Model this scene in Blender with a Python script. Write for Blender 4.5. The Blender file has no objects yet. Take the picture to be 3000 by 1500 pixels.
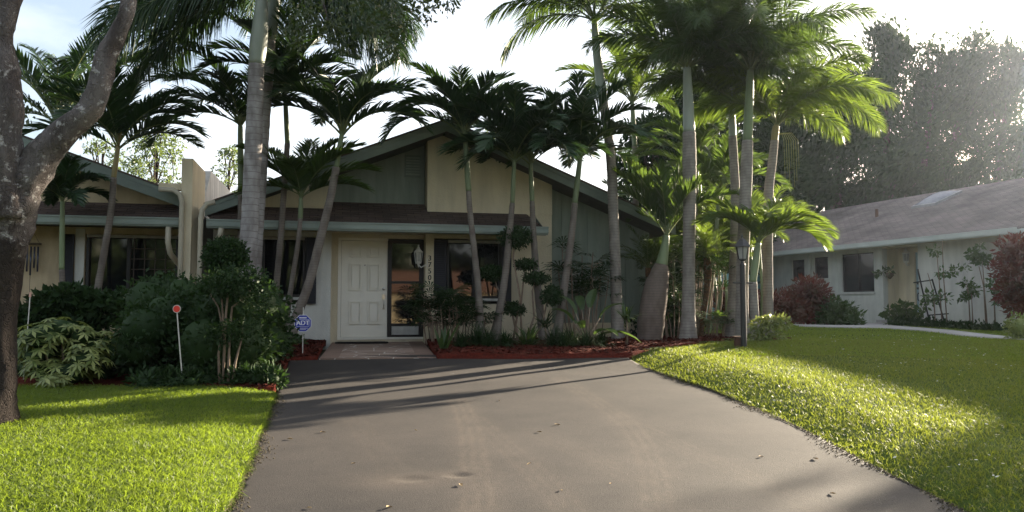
import bpy, math, random
import numpy as np
from mathutils import Vector, Matrix
from mathutils.geometry import delaunay_2d_cdt

R = math.radians
scene = bpy.context.scene
col = scene.collection

# ------------------------------------------------------------------ camera
F = 2310.0                 # focal length in photograph pixels (3000 wide)
PITCH = R(3.55)
CZ = 1.5
cam_d = bpy.data.cameras.new("camera")
cam_d.sensor_width = 36.0
cam_d.lens = 36.0 * F / 3000.0
cam_d.clip_start = 0.05
cam_d.clip_end = 2000.0
cam = bpy.data.objects.new("camera", cam_d)
cam.location = (0, 0, CZ)
cam.rotation_euler = (R(90) + PITCH, 0, 0)
col.objects.link(cam)
scene.camera = cam

# ------------------------------------------------------------------ light
SUN_EL, SUN_AZ = R(14.6), R(48.0)          # azimuth from +Y towards +X
world = bpy.data.worlds.new("World")
scene.world = world
world.use_nodes = True
wn, wl = world.node_tree.nodes, world.node_tree.links
wn.clear()
wo = wn.new('ShaderNodeOutputWorld')
bg = wn.new('ShaderNodeBackground')
sky = wn.new('ShaderNodeTexSky')
sky.sky_type = 'NISHITA'
sky.sun_disc = False
sky.sun_elevation = SUN_EL
sky.sun_rotation = SUN_AZ
sky.altitude = 0
sky.air_density = 1.0
sky.dust_density = 2.6
sky.ozone_density = 1.2
bg.inputs['Strength'].default_value = 0.05
tc = wn.new('ShaderNodeTexCoord')
mp = wn.new('ShaderNodeMapping'); mp.inputs['Scale'].default_value = (1, 1, 2.6)
nz = wn.new('ShaderNodeTexNoise'); nz.inputs['Scale'].default_value = 2.2
nz.inputs['Detail'].default_value = 7; nz.inputs['Roughness'].default_value = 0.55
cr = wn.new('ShaderNodeValToRGB')
cr.color_ramp.elements[0].position = 0.42; cr.color_ramp.elements[0].color = (.22, .22, .22, 1)
cr.color_ramp.elements[1].position = 0.66; cr.color_ramp.elements[1].color = (1, 1, 1, 1)
mx = wn.new('ShaderNodeMix'); mx.data_type = 'RGBA'
sc_ = wn.new('ShaderNodeMath'); sc_.operation = 'MULTIPLY'; sc_.inputs[1].default_value = 0.75
wl.new(tc.outputs['Generated'], mp.inputs['Vector'])
wl.new(mp.outputs['Vector'], nz.inputs['Vector'])
wl.new(nz.outputs['Fac'], cr.inputs['Fac'])
wl.new(cr.outputs['Color'], sc_.inputs[0])
wl.new(sc_.outputs[0], mx.inputs['Factor'])
wl.new(sky.outputs['Color'], mx.inputs[6])
mx.inputs[7].default_value = (6.0, 6.1, 6.3, 1)
wl.new(mx.outputs[2], bg.inputs['Color'])
wl.new(bg.outputs[0], wo.inputs['Surface'])

sun_d = bpy.data.lights.new("sun", 'SUN')
sun_d.energy = 5.0
sun_d.angle = R(0.55)
sun_d.color = (1.0, 0.86, 0.66)
sun = bpy.data.objects.new("sun", sun_d)
sdir = Vector((math.sin(SUN_AZ) * math.cos(SUN_EL), math.cos(SUN_AZ) * math.cos(SUN_EL), math.sin(SUN_EL)))
sun.rotation_euler = (-sdir).to_track_quat('-Z', 'Y').to_euler()
sun.location = (30, 27, 20)
col.objects.link(sun)

vs = scene.view_settings
vs.view_transform = 'Standard'
vs.look = 'None'
vs.exposure = 2.6
vs.gamma = 1.0
scene.cycles.max_bounces = 7
scene.cycles.transparent_max_bounces = 12
scene.cycles.sample_clamp_indirect = 6.0

# ------------------------------------------------------------------ pixel helpers (photograph pixels -> world points)
def ray(px, py):
    x = (px - 1500) / F; y = (750 - py) / F
    return np.array([x, math.cos(PITCH) - y * math.sin(PITCH), math.sin(PITCH) + y * math.cos(PITCH)])
def at(px, py, Y):
    r = ray(px, py)
    return np.array([0, 0, CZ]) + r * (Y / r[1])
def sstep(a, b, x):
    t = np.clip((x - a) / (b - a), 0, 1)
    return t * t * (3 - 2 * t)
def base(Y):
    Y = np.asarray(Y, float)
    low = 0.046 * np.maximum(Y, -8)
    hi = 0.72 + 0.08 * sstep(16, 26, Y)
    return low + (hi - low) * sstep(11.5, 16.0, Y)
def gz(X, Y):
    X = np.asarray(X, float); Y = np.asarray(Y, float)
    return base(Y) + 0.10 * np.exp(-(((X - 4.6) / 2.0) ** 2 + ((Y - 11.0) / 3.4) ** 2))
def G(px, py):
    r = ray(px, py); C = np.array([0, 0, CZ])
    t = 5.0
    lo, hi = 0.5, 80.0
    for _ in range(60):
        m = (lo + hi) / 2
        p = C + r * m
        if p[2] > base(p[1]): lo = m
        else: hi = m
    p = C + r * lo
    return np.array([p[0], p[1]])

rng = np.random.default_rng(7)
random.seed(7)

# ------------------------------------------------------------------ mesh helpers
def link(o, parent=None):
    col.objects.link(o)
    if parent is not None: o.parent = parent
    return o
def tag(o, label=None, cat=None, group=None, kind=None):
    if label: o['label'] = label
    if cat: o['category'] = cat
    if group: o['group'] = group
    if kind: o['kind'] = kind
    return o
def empty(name, loc=(0, 0, 0), rz=0.0, label=None, cat=None, group=None):
    o = bpy.data.objects.new(name, None)
    o.empty_display_size = 0.2
    o.location = loc; o.rotation_euler = (0, 0, rz)
    link(o)
    return tag(o, label, cat, group)

class MB:
    def __init__(s): s.v = []; s.f = []; s.m = []; s.cur = 0
    def add(s, vs_, fs_):
        n = len(s.v)
        s.v += [tuple(map(float, p)) for p in vs_]
        s.f += [tuple(i + n for i in f) for f in fs_]
        s.m += [s.cur] * len(fs_)
        return s
    def box(s, x0, x1, y0, y1, z0, z1):
        return s.add([(x0, y0, z0), (x1, y0, z0), (x1, y1, z0), (x0, y1, z0), (x0, y0, z1), (x1, y0, z1), (x1, y1, z1), (x0, y1, z1)],
                     [(0, 3, 2, 1), (4, 5, 6, 7), (0, 1, 5, 4), (1, 2, 6, 5), (2, 3, 7, 6), (3, 0, 4, 7)])
    def hexa(s, p):      # eight points: bottom four, top four
        return s.add(p, [(0, 3, 2, 1), (4, 5, 6, 7), (0, 1, 5, 4), (1, 2, 6, 5), (2, 3, 7, 6), (3, 0, 4, 7)])
    def prism(s, poly, d, axis='y', d1=None):
        # polygon in the plane perpendicular to axis, extruded from d to d1
        n = len(poly)
        def mk(p, t):
            if axis == 'y': return (p[0], t, p[1])
            if axis == 'x': return (t, p[0], p[1])
            return (p[0], p[1], t)
        vs_ = [mk(p, d) for p in poly] + [mk(p, d1) for p in poly]
        fs_ = [tuple(range(n)), tuple(range(2 * n - 1, n - 1, -1))] + [(i, i + n, (i + 1) % n + n, (i + 1) % n) for i in range(n)]
        return s.add(vs_, fs_)
    def tube(s, pts, rad, n=8, cap=True):
        pts = [np.array(p, float) for p in pts]
        if not hasattr(rad, '__len__'): rad = [rad] * len(pts)
        vs_ = []
        ref = None
        for i, p in enumerate(pts):
            a = pts[max(i - 1, 0)]; b = pts[min(i + 1, len(pts) - 1)]
            d = b - a; d /= (np.linalg.norm(d) + 1e-9)
            if ref is None:
                ref = np.array([1., 0, 0]) if abs(d[0]) < 0.8 else np.array([0., 1, 0])
            x = ref - d * (ref @ d); x /= (np.linalg.norm(x) + 1e-9)
            y = np.cross(d, x); ref = x
            for k in range(n):
                t = 2 * math.pi * k / n
                vs_.append(p + rad[i] * (x * math.cos(t) + y * math.sin(t)))
        fs_ = []
        for i in range(len(pts) - 1):
            for k in range(n):
                a = i * n + k; b = i * n + (k + 1) % n
                fs_.append((a, b, b + n, a + n))
        if cap:
            fs_.append(tuple(range(n - 1, -1, -1)))
            fs_.append(tuple(range((len(pts) - 1) * n, len(pts) * n)))
        return s.add(vs_, fs_)
    def lathe(s, prof, c=(0, 0, 0), n=16):
        vs_ = []
        for (r, z) in prof:
            for k in range(n):
                t = 2 * math.pi * k / n
                vs_.append((c[0] + r * math.cos(t), c[1] + r * math.sin(t), c[2] + z))
        fs_ = []
        for i in range(len(prof) - 1):
            for k in range(n):
                a = i * n + k; b = i * n + (k + 1) % n
                fs_.append((a, b, b + n, a + n))
        fs_.append(tuple(range(n - 1, -1, -1)))
        fs_.append(tuple(range((len(prof) - 1) * n, len(prof) * n)))
        return s.add(vs_, fs_)
    def build(s, name, mat, parent=None, smooth=False, off=(0, 0, 0)):
        me = bpy.data.meshes.new(name)
        vv = [(p[0] - off[0], p[1] - off[1], p[2] - off[2]) for p in s.v]
        me.from_pydata(vv, [], s.f)
        mats = mat if isinstance(mat, (list, tuple)) else [mat]
        for m_ in mats: me.materials.append(m_)
        if any(s.m): me.polygons.foreach_set('material_index', s.m)
        if smooth: me.polygons.foreach_set('use_smooth', [True] * len(me.polygons))
        me.validate()
        me.update()
        o = bpy.data.objects.new(name, me)
        o.location = off if parent is None else (0, 0, 0)
        if parent is not None and off != (0, 0, 0): o.location = off
        return link(o, parent)

def np_mesh(name, V, faces_list, mats, parent=None, midx=None, smooth=False, loc=None):
    """V (N,3); faces_list: list of int arrays (M,k)."""
    me = bpy.data.meshes.new(name)
    V = np.asarray(V, np.float32)
    if loc is not None: V = V - np.asarray(loc, np.float32)
    me.vertices.add(len(V)); me.vertices.foreach_set('co', V.ravel())
    loops = np.concatenate([f.ravel() for f in faces_list]).astype(np.int32)
    tot = np.concatenate([np.full(len(f), f.shape[1], np.int32) for f in faces_list])
    start = np.concatenate([[0], np.cumsum(tot)[:-1]]).astype(np.int32)
    me.loops.add(len(loops)); me.loops.foreach_set('vertex_index', loops)
    me.polygons.add(len(tot)); me.polygons.foreach_set('loop_start', start); me.polygons.foreach_set('loop_total', tot)
    for m_ in (mats if isinstance(mats, (list, tuple)) else [mats]): me.materials.append(m_)
    if midx is not None: me.polygons.foreach_set('material_index', np.asarray(midx, np.int32))
    if smooth: me.polygons.foreach_set('use_smooth', np.ones(len(tot), bool))
    me.update(calc_edges=True)
    o = bpy.data.objects.new(name, me)
    if loc is not None: o.location = loc
    return link(o, parent)

# ------------------------------------------------------------------ materials
def mat(name, c1, c2=None, scale=6.0, rough=0.8, spec=0.3, bump=0.0, bscale=None, detail=6, island=0.0, metal=0.0, lo=0.35, hi=0.65, stretch=None):
    m = bpy.data.materials.new(name); m.use_nodes = True
    nt = m.node_tree; n = nt.nodes; l = nt.links
    p = n['Principled BSDF']
    p.inputs['Roughness'].default_value = rough
    p.inputs['Specular IOR Level'].default_value = spec
    p.inputs['Metallic'].default_value = metal
    c2 = c2 or tuple(x * 0.75 for x in c1)
    t = n.new('ShaderNodeTexCoord')
    vec = t.outputs['Object']
    if stretch:
        mpn = n.new('ShaderNodeMapping'); mpn.inputs['Scale'].default_value = stretch
        l.new(vec, mpn.inputs['Vector']); vec = mpn.outputs['Vector']
    nz = n.new('ShaderNodeTexNoise'); nz.inputs['Scale'].default_value = scale; nz.inputs['Detail'].default_value = detail
    nz.inputs['Roughness'].default_value = 0.6
    l.new(vec, nz.inputs['Vector'])
    cr = n.new('ShaderNodeValToRGB')
    cr.color_ramp.elements[0].position = lo; cr.color_ramp.elements[0].color = (*c1, 1)
    cr.color_ramp.elements[1].position = hi; cr.color_ramp.elements[1].color = (*c2, 1)
    l.new(nz.outputs['Fac'], cr.inputs['Fac'])
    out = cr.outputs['Color']
    if island:
        g = n.new('ShaderNodeNewGeometry')
        hs = n.new('ShaderNodeHueSaturation')
        mr = n.new('ShaderNodeMapRange'); mr.inputs['To Min'].default_value = 1 - island; mr.inputs['To Max'].default_value = 1 + island
        l.new(g.outputs['Random Per Island'], mr.inputs['Value'])
        l.new(mr.outputs[0], hs.inputs['Value']); l.new(out, hs.inputs['Color']); out = hs.outputs['Color']
    l.new(out, p.inputs['Base Color'])
    if bump:
        b = n.new('ShaderNodeBump'); b.inputs['Strength'].default_value = bump; b.inputs['Distance'].default_value = 0.02
        nb = n.new('ShaderNodeTexNoise'); nb.inputs['Scale'].default_value = bscale or scale * 6; nb.inputs['Detail'].default_value = 5
        l.new(vec, nb.inputs['Vector']); l.new(nb.outputs['Fac'], b.inputs['Height']); l.new(b.outputs['Normal'], p.inputs['Normal'])
    return m

def leafmat(name, c1, c2, trans=(0.12, 0.2, 0.02), tf=0.4, rough=0.42, spec=0.4, scale=1.5):
    m = bpy.data.materials.new(name); m.use_nodes = True
    nt = m.node_tree; n = nt.nodes; l = nt.links
    p = n['Principled BSDF']; o = n['Material Output']
    p.inputs['Roughness'].default_value = rough; p.inputs['Specular IOR Level'].default_value = spec
    g = n.new('ShaderNodeNewGeometry')
    t = n.new('ShaderNodeTexCoord')
    nz = n.new('ShaderNodeTexNoise'); nz.inputs['Scale'].default_value = scale; nz.inputs['Detail'].default_value = 3
    l.new(t.outputs['Object'], nz.inputs['Vector'])
    add = n.new('ShaderNodeMath'); add.operation = 'ADD'
    mul = n.new('ShaderNodeMath'); mul.operation = 'MULTIPLY'; mul.inputs[1].default_value = 0.5
    l.new(g.outputs['Random Per Island'], mul.inputs[0]); l.new(mul.outputs[0], add.inputs[0])
    mul2 = n.new('ShaderNodeMath'); mul2.operation = 'MULTIPLY'; mul2.inputs[1].default_value = 0.5
    l.new(nz.outputs['Fac'], mul2.inputs[0]); l.new(mul2.outputs[0], add.inputs[1])
    cr = n.new('ShaderNodeValToRGB')
    cr.color_ramp.elements[0].position = 0.2; cr.color_ramp.elements[0].color = (*c1, 1)
    cr.color_ramp.elements[1].position = 0.8; cr.color_ramp.elements[1].color = (*c2, 1)
    l.new(add.outputs[0], cr.inputs['Fac']); l.new(cr.outputs['Color'], p.inputs['Base Color'])
    tr = n.new('ShaderNodeBsdfTranslucent')
    mxc = n.new('ShaderNodeMix'); mxc.data_type = 'RGBA'; mxc.inputs['Factor'].default_value = 0.3
    mxc.inputs[6].default_value = (*trans, 1); l.new(cr.outputs['Color'], mxc.inputs[7])
    l.new(mxc.outputs[2], tr.inputs['Color'])
    ms = n.new('ShaderNodeMixShader'); ms.inputs[0].default_value = tf
    l.new(p.outputs[0], ms.inputs[1]); l.new(tr.outputs[0], ms.inputs[2]); l.new(ms.outputs[0], o.inputs['Surface'])
    return m

def ringmat(name, c1, c2, ring, freq=9.0, moss=None):
    """palm trunk: ring scars along the trunk, blotches, some moss low down"""
    m = bpy.data.materials.new(name); m.use_nodes = True
    nt = m.node_tree; n = nt.nodes; l = nt.links
    p = n['Principled BSDF']; p.inputs['Roughness'].default_value = 0.85; p.inputs['Specular IOR Level'].default_value = 0.2
    t = n.new('ShaderNodeTexCoord')
    wv = n.new('ShaderNodeTexWave'); wv.wave_type = 'BANDS'; wv.bands_direction = 'Z'; wv.wave_profile = 'SAW'
    wv.inputs['Scale'].default_value = freq / 3.1; wv.inputs['Distortion'].default_value = 1.6; wv.inputs['Detail'].default_value = 2
    wv.inputs['Detail Scale'].default_value = 1.5
    l.new(t.outputs['Object'], wv.inputs['Vector'])
    nz = n.new('ShaderNodeTexNoise'); nz.inputs['Scale'].default_value = 5; nz.inputs['Detail'].default_value = 8
    mp_ = n.new('ShaderNodeMapping'); mp_.inputs['Scale'].default_value = (1.5, 1.5, 0.7)
    l.new(t.outputs['Object'], mp_.inputs['Vector']); l.new(mp_.outputs[0], nz.inputs['Vector'])
    cr = n.new('ShaderNodeValToRGB')
    cr.color_ramp.elements[0].position = 0.35; cr.color_ramp.elements[0].color = (*c1, 1)
    cr.color_ramp.elements[1].position = 0.65; cr.color_ramp.elements[1].color = (*c2, 1)
    l.new(nz.outputs['Fac'], cr.inputs['Fac'])
    rr = n.new('ShaderNodeValToRGB')
    rr.color_ramp.elements[0].position = 0.0; rr.color_ramp.elements[0].color = (1, 1, 1, 1)
    rr.color_ramp.elements[1].position = 0.16; rr.color_ramp.elements[1].color = (0, 0, 0, 1)
    l.new(wv.outputs['Fac'], rr.inputs['Fac'])
    mx = n.new('ShaderNodeMix'); mx.data_type = 'RGBA'
    l.new(rr.outputs['Color'], mx.inputs['Factor']); l.new(cr.outputs['Color'], mx.inputs[6]); mx.inputs[7].default_value = (*ring, 1)
    l.new(mx.outputs[2], p.inputs['Base Color'])
    b = n.new('ShaderNodeBump'); b.inputs['Strength'].default_value = 0.5; b.inputs['Distance'].default_value = 0.02
    l.new(wv.outputs['Fac'], b.inputs['Height']); l.new(b.outputs['Normal'], p.inputs['Normal'])
    return m

def shinglemat(name, c1, c2):
    m = bpy.data.materials.new(name); m.use_nodes = True
    nt = m.node_tree; n = nt.nodes; l = nt.links
    p = n['Principled BSDF']; p.inputs['Roughness'].default_value = 0.95; p.inputs['Specular IOR Level'].default_value = 0.15
    t = n.new('ShaderNodeTexCoord')
    br = n.new('ShaderNodeTexBrick'); br.inputs['Scale'].default_value = 1.0
    br.inputs['Brick Width'].default_value = 0.32; br.inputs['Row Height'].default_value = 0.13
    br.inputs['Mortar Size'].default_value = 0.008; br.inputs['Bias'].default_value = 0.0
    br.inputs['Color1'].default_value = (*c1, 1); br.inputs['Color2'].default_value = (*c2, 1); br.inputs['Mortar'].default_value = (*[x * .45 for x in c1], 1)
    l.new(t.outputs['Object'], br.inputs['Vector'])
    nz = n.new('ShaderNodeTexNoise'); nz.inputs['Scale'].default_value = 0.9; nz.inputs['Detail'].default_value = 8
    l.new(t.outputs['Object'], nz.inputs['Vector'])
    mr = n.new('ShaderNodeMapRange'); mr.inputs['From Min'].default_value = .3; mr.inputs['From Max'].default_value = .7
    mr.inputs['To Min'].default_value = .72; mr.inputs['To Max'].default_value = 1.25
    l.new(nz.outputs['Fac'], mr.inputs['Value'])
    hs = n.new('ShaderNodeHueSaturation'); l.new(br.outputs['Color'], hs.inputs['Color']); l.new(mr.outputs[0], hs.inputs['Value'])
    l.new(hs.outputs['Color'], p.inputs['Base Color'])
    return m

def glassmat(name, c=(0.006, 0.007, 0.008), rough=0.04, spec=0.6):
    m = mat(name, c, c, rough=rough, spec=spec, scale=2)
    n = m.node_tree.nodes; l = m.node_tree.links
    b = n.new('ShaderNodeBump'); b.inputs['Strength'].default_value = 0.02; b.inputs['Distance'].default_value = 0.02
    nb = n.new('ShaderNodeTexNoise'); nb.inputs['Scale'].default_value = 1.6
    l.new(nb.outputs['Fac'], b.inputs['Height']); l.new(b.outputs['Normal'], n['Principled BSDF'].inputs['Normal'])
    return m

def streak(m, amount=0.35, sc=(3, 3, 0.5)):
    """weathering: vertical rain streaks and soiling multiplied into the base colour"""
    n = m.node_tree.nodes; l = m.node_tree.links; p = n['Principled BSDF']
    src = p.inputs['Base Color'].links[0].from_socket
    t = n.new('ShaderNodeTexCoord'); mp_ = n.new('ShaderNodeMapping'); mp_.inputs['Scale'].default_value = sc
    nz = n.new('ShaderNodeTexNoise'); nz.inputs['Scale'].default_value = 1.6; nz.inputs['Detail'].default_value = 6
    l.new(t.outputs['Object'], mp_.inputs['Vector']); l.new(mp_.outputs[0], nz.inputs['Vector'])
    mr = n.new('ShaderNodeMapRange'); mr.inputs['From Min'].default_value = .35; mr.inputs['From Max'].default_value = .7
    mr.inputs['To Min'].default_value = 1.0; mr.inputs['To Max'].default_value = 1 - amount
    l.new(nz.outputs['Fac'], mr.inputs['Value'])
    hs = n.new('ShaderNodeHueSaturation'); l.new(src, hs.inputs['Color']); l.new(mr.outputs[0], hs.inputs['Value'])
    l.new(hs.outputs['Color'], p.inputs['Base Color'])
    return m

M = {}
M['stucco'] = streak(mat('cream_stucco', (0.68, 0.60, 0.44), (0.62, 0.545, 0.39), scale=1.6, rough=0.95, spec=0.1, bump=0.5, bscale=45), .18)
M['stucco_white'] = streak(mat('white_stucco', (0.60, 0.60, 0.55), (0.52, 0.52, 0.48), scale=1.6, rough=0.95, spec=0.1, bump=0.5, bscale=45), .18)
M['stucco_tan'] = streak(mat('tan_stucco', (0.56, 0.46, 0.30), (0.48, 0.39, 0.25), scale=1.6, rough=0.95, spec=0.1, bump=0.5, bscale=45), .25)
M['siding'] = streak(mat('sage_siding', (0.26, 0.30, 0.255), (0.22, 0.26, 0.22), scale=3, rough=0.75, spec=0.2, bump=0.2, bscale=30, stretch=(3, 3, .4)), .2)
M['trim_sage'] = streak(mat('sage_trim', (0.21, 0.255, 0.225), (0.18, 0.22, 0.195), scale=2, rough=0.6, spec=0.3), .22, (.8, 3, 3))
M['gutter'] = streak(mat('gutter_metal', (0.24, 0.29, 0.255), (0.20, 0.245, 0.215), scale=2, rough=0.45, spec=0.4), .25, (.8, 3, 3))
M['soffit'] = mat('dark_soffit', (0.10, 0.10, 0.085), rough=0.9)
M['shingle'] = shinglemat('brown_shingle', (0.118, 0.088, 0.074), (0.08, 0.06, 0.053))
M['shingle_tan'] = shinglemat('grey_shingle', (0.235, 0.20, 0.185), (0.185, 0.158, 0.15))
M['door'] = mat('door_paint', (0.74, 0.71, 0.62), (0.70, 0.67, 0.58), scale=3, rough=0.5, spec=0.35)
M['darkframe'] = mat('dark_bronze', (0.014, 0.012, 0.011), rough=0.5, spec=0.4)
M['shutter'] = mat('dark_shutter', (0.013, 0.013, 0.018), rough=0.55, spec=0.35)
M['glass'] = glassmat('window_glass')
M['glass_n'] = glassmat('dark_screen_glass', (0.01, 0.01, 0.012), 0.10, 0.4)
M['blind'] = mat('roller_shutter', (0.34, 0.33, 0.30), rough=0.6)
M['frosted'] = mat('frosted_panel', (0.45, 0.45, 0.42), rough=0.5)
M['metal'] = mat('brushed_metal', (0.55, 0.52, 0.46), rough=0.3, metal=0.9)
M['blackmetal'] = mat('black_metal', (0.018, 0.018, 0.018), rough=0.45, spec=0.5, bump=.1)
M['lampglass'] = mat('lantern_glass', (0.32, 0.32, 0.30), rough=0.15, spec=0.6)
M['whitemetal'] = mat('white_metal', (0.7, 0.68, 0.62), rough=0.45)
M['downspout'] = streak(mat('downspout_paint', (0.50, 0.46, 0.36), (0.44, 0.40, 0.31), rough=0.5), .2)
M['parapet'] = streak(mat('weathered_white_wall', (0.72, 0.70, 0.66), (0.6, 0.58, 0.54), scale=2, rough=0.9, bump=.3), .4, (3, 3, .4))
M['teal'] = streak(mat('teal_paint', (0.16, 0.34, 0.36), (0.13, 0.29, 0.31), rough=0.6), .2)
M['tealdoor'] = mat('pale_teal_door', (0.26, 0.36, 0.38), rough=0.5)
M['mat'] = mat('coir_mat', (0.02, 0.018, 0.016), rough=1.0, bump=.6, bscale=200)
M['wood'] = mat('grey_wood', (0.16, 0.12, 0.085), (0.09, 0.07, 0.05), scale=8, rough=.9, stretch=(1, 1, .2))
M['red'] = mat('red_reflector', (0.75, 0.04, 0.02), (0.6, 0.03, 0.02), rough=0.3, spec=0.6)
M['stake'] = mat('white_stake', (0.62, 0.60, 0.55), rough=0.6)
M['signblue'] = mat('sign_blue', (0.02, 0.035, 0.33), (0.02, 0.03, 0.28), rough=0.4)
M['signwhite'] = mat('sign_white', (0.75, 0.76, 0.80), rough=0.4)
M['numeral'] = mat('black_numeral', (0.02, 0.02, 0.02), rough=.5)
M['rust'] = mat('rust_brown', (0.10, 0.05, 0.03), rough=.8)
M['path'] = mat('path_concrete', (0.36, 0.34, 0.32), (0.28, 0.27, 0.26), scale=4, rough=.95, bump=.3)
M['tarmac'] = mat('street_asphalt', (0.06, 0.06, 0.06), rough=.95)
M['soil'] = mat('ground_soil', (0.06, 0.075, 0.03), (0.045, 0.05, 0.025), scale=3, rough=1, bump=.6)
M['lawnbase'] = mat('lawn_thatch', (0.075, 0.11, 0.022), (0.055, 0.075, 0.02), scale=9, rough=1, spec=.05, bump=.8, bscale=60)
M['edge'] = mat('lawn_edge_soil', (0.10, 0.085, 0.05), (0.05, 0.04, 0.028), scale=14, rough=1, bump=1, bscale=40)
M['mulch'] = mat('red_mulch', (0.12, 0.024, 0.015), (0.06, 0.014, 0.01), scale=30, rough=1, spec=.05, bump=1, bscale=60)
M['chips'] = mat('red_wood_chips', (0.105, 0.028, 0.018), (0.05, 0.018, 0.014), scale=5, rough=1, spec=.05, island=.55)
M['terracotta'] = mat('pink_stucco', (0.42, 0.23, 0.17), rough=.95)
M['tile'] = mat('clay_tile', (0.25, 0.13, 0.09), (0.18, 0.1, 0.07), rough=.9)
M['bark'] = None

def barkmat(name, c1, c2, c3):
    m = mat(name, c1, c2, scale=4.5, rough=.95, spec=.1, stretch=(1, 1, .35), lo=.38, hi=.6)
    n = m.node_tree.nodes; l = m.node_tree.links; p = n['Principled BSDF']
    t = n.new('ShaderNodeTexCoord')
    vo = n.new('ShaderNodeTexVoronoi'); vo.inputs['Scale'].default_value = 30; vo.feature = 'DISTANCE_TO_EDGE'
    mp_ = n.new('ShaderNodeMapping'); mp_.inputs['Scale'].default_value = (1.5, 1.5, .38)
    nz0 = n.new('ShaderNodeTexNoise'); nz0.inputs['Scale'].default_value = 6
    ad = n.new('ShaderNodeVectorMath'); ad.operation = 'ADD'
    sc = n.new('ShaderNodeVectorMath'); sc.operation = 'SCALE'; sc.inputs['Scale'].default_value = .25
    l.new(t.outputs['Object'], nz0.inputs['Vector']); l.new(nz0.outputs['Color'], sc.inputs[0]); l.new(t.outputs['Object'], ad.inputs[0]); l.new(sc.outputs[0], ad.inputs[1])
    l.new(ad.outputs[0], mp_.inputs['Vector']); l.new(mp_.outputs[0], vo.inputs['Vector'])
    mr = n.new('ShaderNodeMapRange'); mr.inputs['From Max'].default_value = .12
    l.new(vo.outputs['Distance'], mr.inputs['Value'])
    b = n.new('ShaderNodeBump'); b.inputs['Strength'].default_value = .7; b.inputs['Distance'].default_value = .02
    l.new(mr.outputs[0], b.inputs['Height']); l.new(b.outputs['Normal'], p.inputs['Normal'])
    # dark algae / pale lichen patches
    src = p.inputs['Base Color'].links[0].from_socket
    nz = n.new('ShaderNodeTexNoise'); nz.inputs['Scale'].default_value = 11; nz.inputs['Detail'].default_value = 8; nz.inputs['Roughness'].default_value = .7
    l.new(t.outputs['Object'], nz.inputs['Vector'])
    cr = n.new('ShaderNodeValToRGB'); cr.color_ramp.elements[0].position = .565; cr.color_ramp.elements[1].position = .63
    l.new(nz.outputs['Fac'], cr.inputs['Fac'])
    mx = n.new('ShaderNodeMix'); mx.data_type = 'RGBA'; l.new(cr.outputs['Color'], mx.inputs['Factor']); l.new(src, mx.inputs[6]); mx.inputs[7].default_value = (*c3, 1)
    l.new(mx.outputs[2], p.inputs['Base Color'])
    return m
M['bark'] = barkmat('grey_bark', (0.15, 0.135, 0.13), (0.07, 0.06, 0.057), (0.34, 0.33, 0.32))
def stain(m):
    n = m.node_tree.nodes; l = m.node_tree.links; p = n['Principled BSDF']
    src = p.inputs['Base Color'].links[0].from_socket
    t = n.new('ShaderNodeTexCoord'); sp = n.new('ShaderNodeSeparateXYZ'); l.new(t.outputs['Object'], sp.inputs[0])
    nz = n.new('ShaderNodeTexNoise'); nz.inputs['Scale'].default_value = 3.2; nz.inputs['Detail'].default_value = 8; nz.inputs['Roughness'].default_value = .7
    l.new(t.outputs['Object'], nz.inputs['Vector'])
    mr = n.new('ShaderNodeMapRange'); mr.inputs['From Min'].default_value = 1.0; mr.inputs['From Max'].default_value = 2.7; mr.inputs['To Min'].default_value = .30; mr.inputs['To Max'].default_value = -.25
    l.new(sp.outputs['Z'], mr.inputs['Value'])
    ad = n.new('ShaderNodeMath'); ad.operation = 'ADD'; l.new(nz.outputs['Fac'], ad.inputs[0]); l.new(mr.outputs[0], ad.inputs[1])
    cr = n.new('ShaderNodeValToRGB'); cr.color_ramp.elements[0].position = .52; cr.color_ramp.elements[1].position = .60
    l.new(ad.outputs[0], cr.inputs['Fac'])
    mx = n.new('ShaderNodeMix'); mx.data_type = 'RGBA'; l.new(cr.outputs['Color'], mx.inputs['Factor']); l.new(src, mx.inputs[6]); mx.inputs[7].default_value = (.034, .028, .025, 1)
    l.new(mx.outputs[2], p.inputs['Base Color'])
stain(M['bark'])
M['darkbark'] = barkmat('dark_bark', (0.07, 0.055, 0.045), (0.03, 0.022, 0.02), (0.15, 0.13, 0.11))
M['stem'] = mat('shrub_stem', (0.24, 0.18, 0.13), (0.15, 0.11, 0.08), scale=9, rough=.9)
M['royal'] = ringmat('royal_trunk', (0.30, 0.29, 0.285), (0.16, 0.145, 0.14), (0.12, 0.10, 0.095), 9)
M['king'] = ringmat('king_trunk', (0.29, 0.265, 0.235), (0.19, 0.17, 0.15), (0.10, 0.085, 0.075), 16)
M['xmas'] = ringmat('christmas_trunk', (0.215, 0.19, 0.165), (0.13, 0.11, 0.095), (0.085, 0.07, 0.06), 20)
M['bottle'] = ringmat('bottle_trunk', (0.17, 0.135, 0.115), (0.12, 0.095, 0.075), (0.075, 0.06, 0.05), 18)
M['pygmy'] = mat('fibrous_trunk', (0.16, 0.085, 0.04), (0.06, 0.035, 0.02), scale=18, rough=1, bump=1.0, bscale=40)
M['shaft'] = mat('crownshaft', (0.20, 0.245, 0.13), (0.15, 0.20, 0.10), scale=2, rough=.5, spec=.3, stretch=(2, 2, .3))
M['shaft_grey'] = mat('grey_crownshaft', (0.33, 0.36, 0.30), (0.27, 0.31, 0.25), scale=2, rough=.5, spec=.3, stretch=(2, 2, .3))
M['shaft_y'] = mat('yellow_crownshaft', (0.30, 0.24, 0.10), (0.22, 0.19, 0.08), scale=2, rough=.5, spec=.3, stretch=(2, 2, .3))
for k_ in ('shaft', 'shaft_grey', 'shaft_y'): streak(M[k_], .4, (2, 2, .6))
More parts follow.
